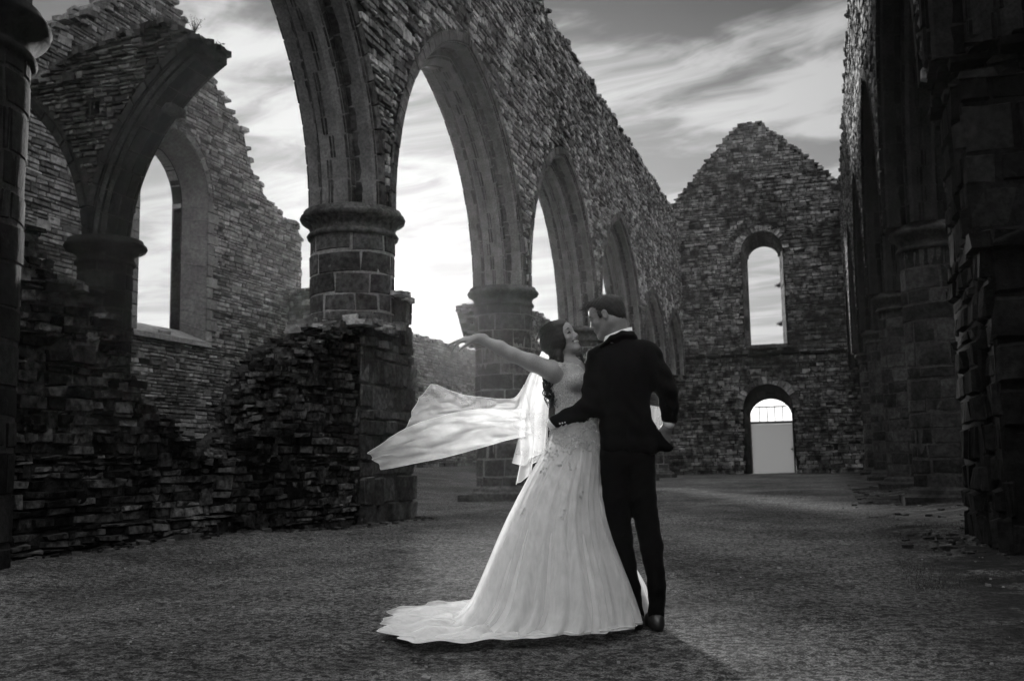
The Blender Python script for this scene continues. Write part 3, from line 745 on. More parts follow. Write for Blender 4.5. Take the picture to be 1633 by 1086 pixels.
for k in range(14): mb.box(np.array([random.uniform(-7.4, -6.35), random.uniform(14.1, 14.8), 3.53 + random.uniform(-.02, .04)]), np.array([random.uniform(.1, .2), random.uniform(.1, .2), .04]), None, .02)
mb.build('loose_stones', M_RUB, t)

# ================================================================ right aisle wall, nave behind the camera
t = thing('aisle_wall', 'black shadowed wall of the right aisle seen through its arches', 'wall', (6.4, 25, 0))
mb = MB(); P = frame((5.8, 0, 0), (0, 1.0, 0), None); strip_core(mb, P, (-1, 0, 0), np.arange(-4, 50, .5), lambda u: [(0, 8.5)], .9)
mb.build('wall_core', M_MORTD, t)
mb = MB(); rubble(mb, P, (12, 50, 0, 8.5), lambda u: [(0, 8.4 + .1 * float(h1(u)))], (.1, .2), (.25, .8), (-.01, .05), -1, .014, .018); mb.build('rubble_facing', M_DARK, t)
# ================================================================ small growth and loose stones
M_WEED = plain('dry weed', .05, .9); M_GRASS = plain('short grass', .035, .9)
def weed(x, y, z, n, h, spread, label, name='weed', leafy=False, out=(0, 0, 0)):
    mb = MB(); rg = np.random.RandomState(int(abs(x * 100 + y * 10)) % 9999)
    for k in range(n):
        a = rg.uniform(0, 6.28); L_ = h * rg.uniform(.5, 1.0); t_ = np.linspace(0, 1, 6)
        dx, dy = math.cos(a) * spread * rg.rand(), math.sin(a) * spread * rg.rand()
        pts = np.stack([x + dx * t_ ** 1.4 + out[0] * t_, y + dy * t_ ** 1.4 + out[1] * t_, z - .03 + (L_ + .03) * t_ - out[2] * t_ ** 2], -1)
        tube(mb, pts, .006, .002, 4)
        for q in range(8 if leafy else 3):
            p0 = pts[rg.randint(2, 6)] + rg.uniform(-.03, .03, 3) * (1.8 if leafy else 1); s_ = rg.uniform(.02, .05) if leafy else .016
            v1 = rg.normal(size=3); v1 /= np.linalg.norm(v1); v2 = np.cross(v1, rg.normal(size=3)); v2 /= np.linalg.norm(v2)
            mb.add([p0, p0 + v1 * s_ + v2 * s_ * .4, p0 + v1 * s_ * 2, p0 + v1 * s_ - v2 * s_ * .4], [[0, 1, 2, 3]])
    o = mb.build(name, M_WEED, None, origin=(x, y, z)); tag(o, label, 'plant'); return o
def tube(mb, pts, r0, r1, seg=6, flat=1.0):
    pts = np.asarray(pts, float); n = len(pts); T = np.gradient(pts, axis=0); T /= np.linalg.norm(T, axis=1, keepdims=True) + 1e-9
    ref = np.array([.3, .9, .2]); A = np.cross(T, ref); A /= np.linalg.norm(A, axis=1, keepdims=True) + 1e-9; B = np.cross(T, A)
    th = np.linspace(0, 2 * math.pi, seg + 1); r_ = np.linspace(r0, r1, n)[:, None, None]
    mb.grid(pts[:, None] + r_ * (A[:, None] * np.cos(th)[None, :, None] + flat * B[:, None] * np.sin(th)[None, :, None]))
weed(-10.15, 14.1, 8.38, 22, .34, .20, 'spindly seeding weed on top of the broken half arch')
weed(-9.95, 14.4, 8.15, 14, .16, .16, 'low tuft at the very tip of the broken half arch', leafy=True)
weed(1.10, 41.5, 11.5, 46, .55, .55, 'dark bush growing out of the right arcade wall near the gable', 'bush', True, (-.35, 0, .2))
weed(-1.76, 49.15, 9.0, 22, .22, .2, 'small fern halfway up the right jamb of the gable window', 'fern', True, (-.1, 0, .1))
weed(-1.76, 49.15, 7.1, 22, .25, .22, 'small fern low on the right jamb of the gable window', 'fern', True, (-.1, 0, .1))
weed(-17.3, 25.35, 12.0, 18, .22, .2, 'leafy tuft high on the sloping edge of the pale gable', 'weed', True)
weed(-17.3, 26.4, 11.2, 20, .30, .25, 'leafy tuft halfway down the sloping edge of the pale gable', 'weed', True)
weed(-17.3, 27.5, 9.7, 22, .3, .3, 'leafy tuft low on the sloping edge of the pale gable', 'weed', True)
weed(-17.3, 24.2, 13.0, 10, .2, .15, 'thin weed near the top of the pale gable', 'weed')
rg = np.random.RandomState(11)
def blades(n, xs, ys, dens, h):
    V = []; 
    x = rg.uniform(*xs, n); y = rg.uniform(*ys, n)
    f = np.sin(x * 2.1 + y * .9) + np.sin(y * 1.7 - x * 1.1 + 1) + np.sin(x * 5.3 + y * 4.1) * .6; m = f + rg.normal(0, .45, n) > dens + .35; x, y = x[m], y[m]
    n = len(x); z = ground_z(x, y); a = rg.uniform(0, 6.28, n); L_ = rg.uniform(.4, 1, n) * h; w = .0018 + .0018 * rg.rand(n); b1 = rg.normal(0, .35, n); b2 = rg.normal(0, .35, n)
    p = np.stack([x, y, z - .01], -1); d = np.stack([np.cos(a) * w, np.sin(a) * w, 0 * a], -1); t_ = np.stack([b1 * L_, b2 * L_, L_], -1)
    v = np.stack([p - d, p + d, p + t_ + d * .2, p + t_ - d * .2], 1).reshape(-1, 3)
    return v, np.arange(4 * n).reshape(-1, 4)
mb = MB()
for args in ((150000, (.5, 2.7), (5, 32), .5, .032), (9000, (-8.2, -6.6), (6, 14.5), .9, .06), (60000, (-7, 3), (3.2, 12), 1.0, .016), (60000, (-7, 2), (12, 40), 1.0, .022), (20000, (-8, -6.2), (15, 44), .9, .04)):
    mb.add(*blades(*args))
tag(mb.build('grass', M_GRASS, None), kind='stuff')
mb = MB()
for k in range(1800):
    y = 2.8 + rg.rand() ** 1.6 * 26; x = rg.uniform(-6, 1.8) ; q = rg.uniform(.0025, .006) * (2.6 if rg.rand() < .03 else 1)
    A_ = rg.uniform(-.6, .6); mb.box(np.array([x, y, float(ground_z(x, y)) + q * .3]), np.array([q * 1.3, q, q * .7]), [[math.cos(A_), -math.sin(A_), 0], [math.sin(A_), math.cos(A_), 0], [0, 0, 1]], q * .35)
tag(mb.build('pebbles', M_TRAN, None), kind='stuff')

mb = MB()
for k in range(420):
    w_ = rg.rand()
    if w_ < .45: u = rg.uniform(-.5, 6.2); c = CO + CU * u + CN * abs(rg.normal(.02, .16)); x, y = c[0], c[1]
    elif w_ < .6: x, y = -6.3 + abs(rg.normal(0, .2)), rg.uniform(12.8, 15)
    elif w_ < .8: x, y = 1.25 + rg.normal(0, .25), rg.uniform(9.2, 12)
    else: x, y = rg.uniform(.4, 1.9), rg.uniform(12, 28)
    q = rg.uniform(.008, .03) * (1.8 if rg.rand() < .08 else 1); A_ = rg.uniform(-1, 1)
    mb.box(np.array([x, y, float(ground_z(x, y)) + q * .3]), np.array([q * 1.5, q, q * .6]), [[math.cos(A_), -math.sin(A_), 0], [math.sin(A_), math.cos(A_), 0], [0, 0, 1]], q * .3)
tag(mb.build('rubble_chips', M_DARKR, None), kind='stuff')

# ================================================================ people: implicit surfaces meshed in numpy
def smin(a, b_, k):
    h = np.maximum(k - np.abs(a - b_), 0) / k
    return np.minimum(a, b_) - h * h * k * .25
class Body:
    """smooth union of tapered capsules and ellipsoids, sampled sparsely, meshed with surface nets"""
    def __init__(s): s.p = []
    def cap(s, a, b_, ra, rb, k=.02, op=1): s.p.append(('c', np.array(a, float), np.array(b_, float), ra, rb, k, op)); return s
    def ell(s, c, r, R=None, k=.02, op=1): s.p.append(('e', np.array(c, float), np.array(r, float), np.eye(3) if R is None else np.array(R), 0, k, op)); return s
    def chain(s, pts, rs, k=.02, op=1):
        for i in range(len(pts) - 1): s.cap(pts[i], pts[i + 1], rs[i], rs[i + 1], k, op)
        return s
    def bounds(s, q):
        if q[0] == 'c': r = max(q[3], q[4]); lo = np.minimum(q[1], q[2]) - r; hi = np.maximum(q[1], q[2]) + r
        else: r = q[2].max(); lo = q[1] - r; hi = q[1] + r
        return lo, hi
    def dist(s, q, X):
        if q[0] == 'c':
            a, b_, ra, rb = q[1:5]; ba = b_ - a; l2 = ba @ ba + 1e-12
            t = np.clip(((X - a) @ ba) / l2, 0, 1)
            return np.linalg.norm(X - a - t[..., None] * ba, axis=-1) - (ra + (rb - ra) * t)
        c, r, R = q[1:4]; L = (X - c) @ R
        k0 = np.linalg.norm(L / r, axis=-1); k1 = np.linalg.norm(L / (r * r), axis=-1) + 1e-9
        return k0 * (k0 - 1) / k1
    def mesh(s, h, warp=None, margin=.03, post=None):
        B = [s.bounds(q) for q in s.p if q[6] > 0]
        lo = np.min([x[0] for x in B], 0) - margin - 2 * h; hi = np.max([x[1] for x in B], 0) + margin + 2 * h
        n = np.ceil((hi - lo) / h).astype(int) + 1
        D = np.full(n, 1.0, np.float32)
        ax = [lo[i] + h * np.arange(n[i]) for i in range(3)]
        for q in s.p:
            a, c = s.bounds(q); m = margin + q[5]
            i0 = np.maximum(((a - m - lo) / h).astype(int), 0); i1 = np.minimum(((c + m - lo) / h).astype(int) + 2, n)
            if (i1 <= i0).any(): continue
            sl = tuple(slice(i0[i], i1[i]) for i in range(3))
            X = np.stack(np.meshgrid(*[ax[i][sl[i]] for i in range(3)], indexing='ij'), -1)
            d = s.dist(q, X).astype(np.float32)
            if q[6] > 0: D[sl] = smin(D[sl], d, q[5])
            else: D[sl] = -smin(-D[sl], d, q[5])
        if warp is not None:
            X = np.stack(np.meshgrid(*ax, indexing='ij'), -1) if n.prod() < 6e6 else None
            if X is not None: D = D + warp(X).astype(np.float32)
        return nets(D, lo, h)
def nets(D, lo, h):
    ins = D < 0
    c = np.zeros(tuple(x - 1 for x in D.shape), np.int8)
    for dx in (0, 1):
        for dy in (0, 1):
            for dz in (0, 1): c += ins[dx:D.shape[0] - 1 + dx, dy:D.shape[1] - 1 + dy, dz:D.shape[2] - 1 + dz]
    act = (c > 0) & (c < 8); I = np.argwhere(act); idx = -np.ones(c.shape, np.int64); idx[act] = np.arange(len(I))
    acc = np.zeros((len(I), 3)); cnt = np.zeros(len(I))
    cor = [(0, 0, 0), (1, 0, 0), (0, 1, 0), (0, 0, 1), (1, 1, 0), (1, 0, 1), (0, 1, 1), (1, 1, 1)]
    V = {q: D[I[:, 0] + q[0], I[:, 1] + q[1], I[:, 2] + q[2]].astype(float) for q in cor}
    for a in cor:
        for b_ in cor:
            if sum(b_) - sum(a) == 1 and all(y >= x for x, y in zip(a, b_)):
                m = (V[a] < 0) != (V[b_] < 0); t = np.where(m, V[a] / np.where(m, V[a] - V[b_], 1), 0)
                p = np.array(a) + t[:, None] * (np.array(b_) - np.array(a)); acc += p * m[:, None]; cnt += m
    P = lo + h * (I + acc / np.maximum(cnt, 1)[:, None])
    F = []
    for ax_ in range(3):
        e = [0, 0, 0]; e[ax_] = 1
        s0 = ins[tuple(slice(0, D.shape[i] - e[i]) for i in range(3))]; s1 = ins[tuple(slice(e[i], None) for i in range(3))]
        for sg in (0, 1):
            m = (s0 & ~s1) if sg else (~s0 & s1)
            J = np.argwhere(m); o1, o2 = (ax_ + 1) % 3, (ax_ + 2) % 3
            J = J[(J[:, o1] > 0) & (J[:, o2] > 0) & (J[:, o1] < idx.shape[o1]) & (J[:, o2] < idx.shape[o2]) & (J[:, ax_] < idx.shape[ax_])]
            def g(a, b_): 
                K = J.copy(); K[:, o1] -= a; K[:, o2] -= b_; return idx[K[:, 0], K[:, 1], K[:, 2]]
            q = np.stack([g(1, 1), g(0, 1), g(0, 0), g(1, 0)], -1)
            if not sg: q = q[:, ::-1]
            F.append(q)
    F = np.concatenate(F); F = F[(F >= 0).all(1)]
    # light laplacian smoothing
    for _ in range(2):
        A = np.zeros_like(P); W_ = np.zeros(len(P))
        for k in range(4):
            np.add.at(A, F[:, k], P[F[:, (k + 1) % 4]]); np.add.at(W_, F[:, k], 1)
            np.add.at(A, F[:, k], P[F[:, k - 1]]); np.add.at(W_, F[:, k], 1)
        P = P * .5 + .5 * A / np.maximum(W_, 1)[:, None]
    return P, F

OR = np.array([-1.03, 5.44, 0.0]); XH = np.array([.976236, .2167101, 0]); YH = np.array([-.2167101, .976236, 0]); ZH = np.array([0, 0, 1.0])
BAS = np.stack([XH, YH, ZH])             # rows: local axes
def loc2w(P): return OR + np.asarray(P) @ BAS
def put(name, PF, mat, parent, smooth=True):
    mb = MB(); mb.add(loc2w(PF[0]), PF[1]); return mb.build(name, mat, parent, smooth)
def rotm(f, upv):      # head frame from forward and approximate up -> columns F, S, U
    f = np.array(f, float); f /= np.linalg.norm(f); s_ = np.cross(upv, f); s_ /= np.linalg.norm(s_); u = np.cross(f, s_)
    return np.stack([f, s_, u], 1)
def tube(mb, pts, r0, r1, seg=6, flat=1.0):
    pts = np.asarray(pts, float); n = len(pts); T = np.gradient(pts, axis=0); T /= np.linalg.norm(T, axis=1, keepdims=True) + 1e-9
    ref = np.array([.3, .9, .2]); A = np.cross(T, ref); A /= np.linalg.norm(A, axis=1, keepdims=True) + 1e-9; B = np.cross(T, A)
    th = np.linspace(0, 2 * math.pi, seg + 1); r = np.linspace(r0, r1, n)[:, None, None]
    mb.grid(pts[:, None] + r * (A[:, None] * np.cos(th)[None, :, None] + flat * B[:, None] * np.sin(th)[None, :, None]))

def head(bd, c, R, female=False, sc=1.0):
    """adds a head; local head axes F forward, S side (its left), U up"""
    T = lambda f, s_, u: np.array(c) + (R @ np.array([f, s_, u])) * sc
    E = lambda f, s_, u, r, k=.02, op=1: bd.ell(T(f, s_, u), np.array(r) * sc, R, k * sc, op)
    E(-.012, 0, .035, (.098, .076, .086), .02)
    E(.032, 0, -.02, (.060, .058, .085), .03)
    E(.052, 0, .045, (.042, .05, .045), .03)
    for s_ in (-1, 1):
        j = .042 if female else .050
        bd.cap(T(-.015, s_ * j, -.05), T(.066, s_ * .010, -.098), .024 * sc, .017 * sc, .03 * sc)
        E(.058, s_ * .036, -.022, (.026, .022, .022), .02)          # cheek
        bd.cap(T(.083, s_ * .012, .024), T(.068, s_ * .048, .022), .010 * sc, .007 * sc, .012 * sc)   # brow
        E(.093, s_ * .031, .004, (.012, .015, .010), .012, -1)      # socket
        E(.074, s_ * .031, .003, (.0135, .0135, .0125), .003)       # eyeball and lids
        bd.cap(T(.084, s_ * .020, .008), T(.080, s_ * .044, .007), .0035 * sc, .003 * sc, .004 * sc)
        E(.101, s_ * .012, -.034, (.010, .0075, .0075), .006)       # nostril wing
        E(-.010, s_ * .078, -.003, (.017, .006, .031), .008)        # ear
        E(-.006, s_ * .085, .000, (.009, .005, .018), .003, -1)
        E(-.012, s_ * .084, .0, (.018, .004, .029), .003)
        E(-.006, s_ * .087, .0, (.010, .004, .019), .003, -1)
    bd.cap(T(.086, 0, .018), T(.109, 0, -.026), .0085 * sc, .0105 * sc, .012 * sc)
    bd.cap(T(.109, 0, -.026), T(.098, 0, -.036), .0095 * sc, .007 * sc, .006 * sc)
    E(.084, 0, -.058, (.014, .026, .020), .015)
    if female:
        bd.cap(T(.094, -.018, -.052), T(.099, 0, -.049), .0045 * sc, .0055 * sc, .004 * sc); bd.cap(T(.094, .018, -.052), T(.099, 0, -.049), .0045 * sc, .0055 * sc, .004 * sc)
        E(.096, 0, -.0575, (.020, .032, .0085), .003, -1)
        bd.cap(T(.088, -.018, -.062), T(.094, 0, -.069), .0045 * sc, .006 * sc, .004 * sc); bd.cap(T(.088, .018, -.062), T(.094, 0, -.069), .0045 * sc, .006 * sc, .004 * sc)
    else:
        bd.cap(T(.093, -.018, -.055), T(.099, 0, -.053), .0045 * sc, .0055 * sc, .004 * sc); bd.cap(T(.093, .018, -.055), T(.099, 0, -.053), .0045 * sc, .0055 * sc, .004 * sc)
        bd.cap(T(.090, -.016, -.064), T(.095, 0, -.066), .0045 * sc, .0055 * sc, .004 * sc); bd.cap(T(.090, .016, -.064), T(.095, 0, -.066), .0045 * sc, .0055 * sc, .004 * sc)
    E(.076, 0, -.098, (.018, .021, .017), .02)                      # chin
    return T

def hand(bd, wrist, dirv, palmn, L=.185, spread=.10, curl=(.5, .6, .6), thumb=1, r=.0085, curls=None, thumb_out=.6):
    """palm + five separate bent fingers; dirv = wrist->knuckles, palmn = palm normal (fingers curl towards it)"""
    d = np.array(dirv, float); d /= np.linalg.norm(d); n = np.array(palmn, float); n -= d * (n @ d); n /= np.linalg.norm(n); s_ = np.cross(n, d) * thumb
    w = np.array(wrist, float); pl = L * .50
    # palm: fan of four metacarpals
    kn = []
    for i, o in enumerate((.030, .010, -.010, -.029)):
        q = w + d * (pl * (1, 1.03, .99, .91)[i]) + s_ * o; kn.append(q)
        bd.cap(w + s_ * o * .55, q, .0135, .0105, .014)
    bd.cap(w - d * .03, w + d * .02, .023, .021, .02)
    lens = (.42, .47, .43, .34)
    for i in range(4):
        c_ = curls[i] if curls else curl
        p = kn[i]; a = 0; seg = np.array((.48, .30, .22)) * lens[i] * L; rr = (r * 1.05, r, r * .93, r * .82)
        fd = d + s_ * spread * (1.2, .3, -.5, -1.4)[i]; fd /= np.linalg.norm(fd)
        for k in range(3):
            a += c_[k]; v_ = fd * math.cos(a) + n * math.sin(a); q = p + v_ * seg[k]
            bd.cap(p, q, rr[k], rr[k + 1], .0035 if k else .006); p = q
    # thumb leaves the side of the palm near its base
    b0 = w + d * pl * .22 + s_ * .024; v1 = d * .75 + s_ * thumb_out + n * .35; v1 /= np.linalg.norm(v1)
    b1 = b0 + v1 * .042; v2 = d * .9 + s_ * thumb_out * .45 + n * .45; v2 /= np.linalg.norm(v2); b2 = b1 + v2 * .034; b3 = b2 + (v2 + n * .2) * .026
    bd.cap(b0, b1, .0145, .0115, .012); bd.cap(b1, b2, .0105, .0095, .004); bd.cap(b2, b3, .0095, .0078, .004)

M_SKIN = plain('skin', .30, .5, .15, 150, .35, .12); M_SKINM = plain('skin shaded beard', .22, .5, .15, 150, .35, .12)
M_HAIR = plain('dark hair', .008, .45, .8, 260, .35); M_SUIT = plain('black wool', .006, .9, .5, 300, .02, sheen=.04)
M_SHIRT = plain('white shirt cotton', .8, .7, .2, 200); M_SHOE = plain('black leather', .015, .3, .1, 50, .5)
M_EYE = plain('eye white', .6, .2); M_IRIS = plain('dark iris', .02, .15); M_TEETH = plain('teeth', .75, .3); M_LIP = plain('lips', .12, .4)
M_METAL = plain('ring metal', .7, .2)

# ---------------------------------------------------------------- groom
G = thing('person', 'man in a black suit with his back turned, holding the bride by the waist', 'person', tuple(loc2w([0.02, 0.02, 0])))
gy = .0
HCg = np.array([-.112, .03, 1.708]); Fg = np.array([-.90, .26, -.33]); Rg = rotm(Fg, np.array([-.1, .05, 1.0]))
bd = Body(); Tg = head(bd, HCg, Rg, False, .96)
bd.cap(HCg + Rg @ np.array([-.035, 0, -.05]), [-.045, .03, 1.53], .062, .064, .03)
# torso + arms + legs (under the clothes), hands in the open
bd.cap([-.15, .03, 1.46], [.11, .0, 1.475], .07, .07, .05); bd.ell([-.03, .02, 1.33], [.135, .09, .2], None, .03); bd.ell([-.03, .02, 1.05], [.12, .08, .17], None, .03)
bd.cap([-.10, .015, .92], [-.074, .01, .50], .075, .048, .02); bd.cap([-.074, .01, .50], [-.004, .03, .07], .046, .034, .02)
bd.cap([.045, .0, .92], [.086, -.01, .48], .07, .048, .02); bd.cap([.086, -.01, .48], [.108, .0, .07], .046, .034, .02)
LSH, LEL, LWR = np.array([-.165, .02, 1.46]), np.array([-.205, -.01, 1.20]), np.array([-.405, -.02, 1.115])
RSH, REL, RWR = np.array([.125, .0, 1.475]), np.array([.205, -.015, 1.275]), np.array([.212, .065, 1.095])
bd.chain([LSH, LEL, LWR], [.052, .043, .03], .03); bd.chain([RSH, REL, RWR], [.048, .036, .028], .02)
# left hand lies flat on the bride's waist, fingers wrapping away from us
hand(bd, [-.405, -.02, 1.118], [-.42, .9, -.18], [.85, .42, 0], .18, .06, (.25, .35, .3), -1)
hand(bd, [.210, .068, 1.092], [-.22, .10, -.95], [-.55, .75, -.1], .185, .05, (.25, .4, .4), 1)
body_g = put('body', bd.mesh(.0045), M_SKINM, G)
# trousers
tr = Body()
tr.ell([-.035, .015, .93], [.148, .115, .13], None, .04)
tr.chain([[-.100, .015, .92], [-.095, .01, .70], [-.072, .01, .48], [-.024, .02, .22], [-.004, .03, .07]], [.093, .080, .062, .047, .046], .02)
tr.chain([[.044, .0, .92], [.052, .0, .70], [.090, -.01, .44], [.114, -.01, .22], [.106, .0, .07]], [.086, .074, .062, .048, .045], .02)
wr = lambda X: .0022 * np.sin(X[..., 2] * 46 + X[..., 0] * 30 + 3 * np.sin(X[..., 1] * 20)) * (np.clip((.62 - X[..., 2]) * 4, 0, 1)) + .001 * np.sin(X[..., 2] * 90 - X[..., 0] * 60)
put('trousers', tr.mesh(.007, wr), M_SUIT, G)
for sx, y_, f in ((-.002, .03, (-.35, .9)), (.106, .0, (-.25, .95))):
    sh = Body(); f = np.array([f[0], f[1], 0]); c = np.array([sx, y_ - .02, 0])
    sh.cap(c + [0, 0, .045], c + f * .07 + [0, 0, .04], .042, .04, .03); sh.cap(c + f * .07 + [0, 0, .035], c + f * .21 + [0, 0, .03], .042, .030, .03); sh.cap(c + [0, 0, .02], c - f * .02 + [0, 0, .02], .034, .034, .02)
    put('shoe', sh.mesh(.006), M_SHOE, G)
# jacket
jk = Body()
jk.cap([-.155, .03, 1.475], [-.03, .02, 1.525], .060, .055, .05); jk.cap([-.03, .02, 1.525], [.105, .0, 1.490], .055, .058, .05)
jk.ell([-.145, .03, 1.455], [.074, .078, .085], None, .05); jk.ell([.095, .0, 1.47], [.074, .078, .085], None, .05)
jk.ell([-.03, .01, 1.38], [.178, .118, .17], None, .06)
jk.ell([-.035, .01, 1.22], [.150, .110, .16], None, .05)
jk.ell([-.025, .01, 1.08], [.152, .118, .13], None, .05)
jk.ell([-.015, .01, .985], [.160, .125, .075], None, .04)
jk.cap([.06, -.02, 1.10], [.190, -.03, .975], .05, .016, .05); jk.cap([.04, -.03, 1.0], [.222, -.03, .966], .05, .012, .04)
jk.cap([-.10, -.02, .98], [.08, -.03, .965], .065, .060, .03)
jk.ell([0, 0, .868], [.5, .5, .062], None, .012, -1)          # hem cut
jk.chain([[-.160, .02, 1.455], [-.195, -.025, 1.33], [-.205, -.035, 1.205]], [.072, .066, .060], .035)
jk.chain([[-.205, -.035, 1.205], [-.30, -.05, 1.155], [-.398, -.035, 1.122]], [.062, .053, .047], .03)
jk.chain([[.110, .0, 1.470], [.160, -.01, 1.38], [.205, -.015, 1.285]], [.066, .060, .056], .035)
jk.chain([[.205, -.015, 1.285], [.218, .02, 1.20], [.220, .055, 1.138]], [.056, .050, .046], .02)
def jw(X):
    x, y, z = X[..., 0], X[..., 1], X[..., 2]
    w = .0035 * np.sin(z * 55 + x * 22 + 2 * np.sin(x * 25)) * np.exp(-((z - 1.15) / .12) ** 2)
    w += .003 * np.sin((x * .5 + z) * 80) * (x < -.17) + .004 * np.sin(z * 70 + x * 40) * (x > .16)
    w += .002 * np.sin(x * 60 + z * 12)
    w += .006 * np.exp(-((x + .035 - (z - 1.1) * .04) / .004) ** 2) * (y < 0) * (z < 1.16)      # centre vent
    return w
put('jacket', jk.mesh(.006, jw), M_SUIT, G)
# jacket collar roll and shirt collar
cl_ = Body(); cl_.chain([[-.145, -.035, 1.535], [-.09, -.055, 1.575], [-.03, -.052, 1.598], [.02, -.02, 1.598], [.035, .03, 1.585]], [.012, .016, .018, .018, .014], .012)
cl_.chain([[-.145, -.035, 1.53], [-.175, .02, 1.50], [-.17, .08, 1.46]], [.012, .014, .012], .01)
cl_.cap([-.05, 0, 1.56], [.01, .02, 1.57], .05, .045, .02)
put('jacket_collar', cl_.mesh(.005), M_SUIT, G)
mb = MB(); th = np.linspace(math.radians(160), math.radians(395), 26)
cc = np.array([-.052, .025, 1.60]); ring_ = []
for a in th:
    e = .0 + .018 * math.sin(a + .6); p0 = cc + np.array([.074 * math.cos(a), .070 * math.sin(a), -.012 + .026 * math.cos(a)]); ring_.append([p0 + [0, 0, -.03], p0 + [0, 0, .026], p0 * 1 + np.array([.005 * math.cos(a), .005 * math.sin(a), .028]), p0 + np.array([.008 * math.cos(a), .008 * math.sin(a), -.02])])
mb.grid(loc2w(np.array(ring_))); mb.build('shirt_collar', M_SHIRT, G, True)
for w_, d_ in ((np.array([-.418, -.03, 1.116]), np.array([-.93, .1, -.30])), (np.array([.214, .060, 1.112]), np.array([-.1, .1, -1]))):
    cf = Body(); d_ = d_ / np.linalg.norm(d_); cf.cap(w_ - d_ * .02, w_ + d_ * .010, .037, .034, .01); put('cuff', cf.mesh(.005), M_SHIRT, G)
mb = MB()
for k in range(3):
    bt = Body(); bt.ell([-.388 + k * .014, -.083 + k * -.001, 1.108 + k * .0035], [.006, .004, .006], None, .002); P_b, F_b = bt.mesh(.002, margin=.01); mb.add(loc2w(P_b), F_b)
mb.build('sleeve_buttons', M_METAL, G, True)
# hair
hr = Body(); T = Tg; q = .965
def he(f, s_, u, r, k=.015, op=1): hr.ell(T(f, s_, u), np.array(r) * q, Rg, k, op)
he(-.020, 0, .043, (.100, .080, .084)); he(.03, 0, .088, (.062, .052, .032)); he(.062, .0, .100, (.042, .038, .020)); he(-.055, 0, .0, (.058, .070, .062)); he(-.072, 0, -.035, (.034, .052, .036))
he(.075, 0, .02, (.052, .10, .066), .008, -1); he(.035, 0, -.055, (.075, .12, .060), .010, -1)
for s_ in (-1, 1): he(-.004, s_ * .09, -.01, (.020, .02, .036), .006, -1); he(.02, s_ * .072, .012, (.012, .010, .024), .008); he(.085, s_ * .06, .06, (.03, .03, .03), .01, -1)
hn = lambda X: .0012 * np.sin(X[..., 0] * 170 + X[..., 2] * 90) * np.sin(X[..., 1] * 150 + X[..., 2] * 60) + .0015 * np.sin(X[..., 0] * 330 - X[..., 2] * 260)
PF = hr.mesh(.004, hn); hg = put('hair', PF, M_HAIR, G)
mb = MB(); rng = np.random.RandomState(3)
for k in range(1000):
    i = rng.randint(len(PF[0])); p0 = PF[0][i]; hl = (p0 - HCg) @ Rg
    if hl[2] < .03: continue
    n0 = p0 - (HCg + Rg @ np.array([-.02, 0, .03])); n0 /= np.linalg.norm(n0); fwd = Rg[:, 0]
    L_ = rng.uniform(.009, .017) * (1.9 if hl[0] > .06 else 1)
    pts = [p0 - n0 * .004, p0 + n0 * L_ * .35 + fwd * L_ * .4, p0 + n0 * L_ * (.45 + rng.rand() * .3) + fwd * L_ * .9 - ZH * L_ * .1]
    tube(mb, loc2w(pts), .0014, .0004, 4)
for k in range(9):
    p0 = np.array([-.098 + rng.uniform(-.008, .02), .03, 1.822]); tube(mb, loc2w([p0, p0 + [.002 + k * .0015, 0, .012], p0 + [rng.uniform(-.006, .022), 0, .022 + rng.rand() * .008]]), .0012, .0004, 4)
mb.build('hair_strands', M_HAIR, hg)
for s_ in (-1, 1):
    e_ = Body(); e_.chain([Tg(.095, s_ * .013, .028), Tg(.091, s_ * .032, .032), Tg(.077, s_ * .050, .027)], [.004, .004, .003], .004); put('eyebrow', e_.mesh(.003, margin=.012), M_HAIR, G)
    e_ = Body(); e_.cap(Tg(.087, s_ * .022, .0065), Tg(.0845, s_ * .042, .0055), .002, .0018, .002); put('eyelash', e_.mesh(.002, margin=.01), M_HAIR, G)

# ---------------------------------------------------------------- bride
Bx = thing('person', 'smiling woman in a white wedding dress and veil leaning back with one arm flung out', 'person', tuple(loc2w([-.42, .02, 0])))
HB = np.array([-.374, .050, 1.588]); Fb = np.array([.78, -.42, .38]); Rb = rotm(Fb, np.array([-.35, .05, 1.0]))
bd = Body(); Tb = head(bd, HB, Rb, True, .90)
bd.cap(HB + Rb @ np.array([-.025, 0, -.06]), [-.322, .05, 1.43], .050, .052, .03)
bd.cap([-.405, .0, 1.395], [-.245, .07, 1.41], .046, .04, .05)
bd.ell([-.335, .045, 1.33], [.112, .085, .13], None, .05); bd.ell([-.315, .04, 1.20], [.095, .075, .12], None, .05); bd.ell([-.30, .03, 1.08], [.125, .10, .13], None, .05)
bd.cap([-.34, .02, 1.0], [-.40, .02, .5], .10, .06, .04); bd.cap([-.26, .04, 1.0], [-.30, .04, .5], .10, .06, .04)
bd.cap([-.40, .02, .5], [-.42, .03, .07], .055, .035, .03); bd.cap([-.30, .04, .5], [-.32, .05, .07], .055, .035, .03)
for x_ in (-.42, -.32): bd.cap([x_, .04, .045], [x_ + .12, .0, .03], .034, .026, .02)
bd.ell([-.262, .02, 1.345], [.052, .05, .052], None, .03); bd.ell([-.30, -.03, 1.345], [.052, .05, .052], None, .03)
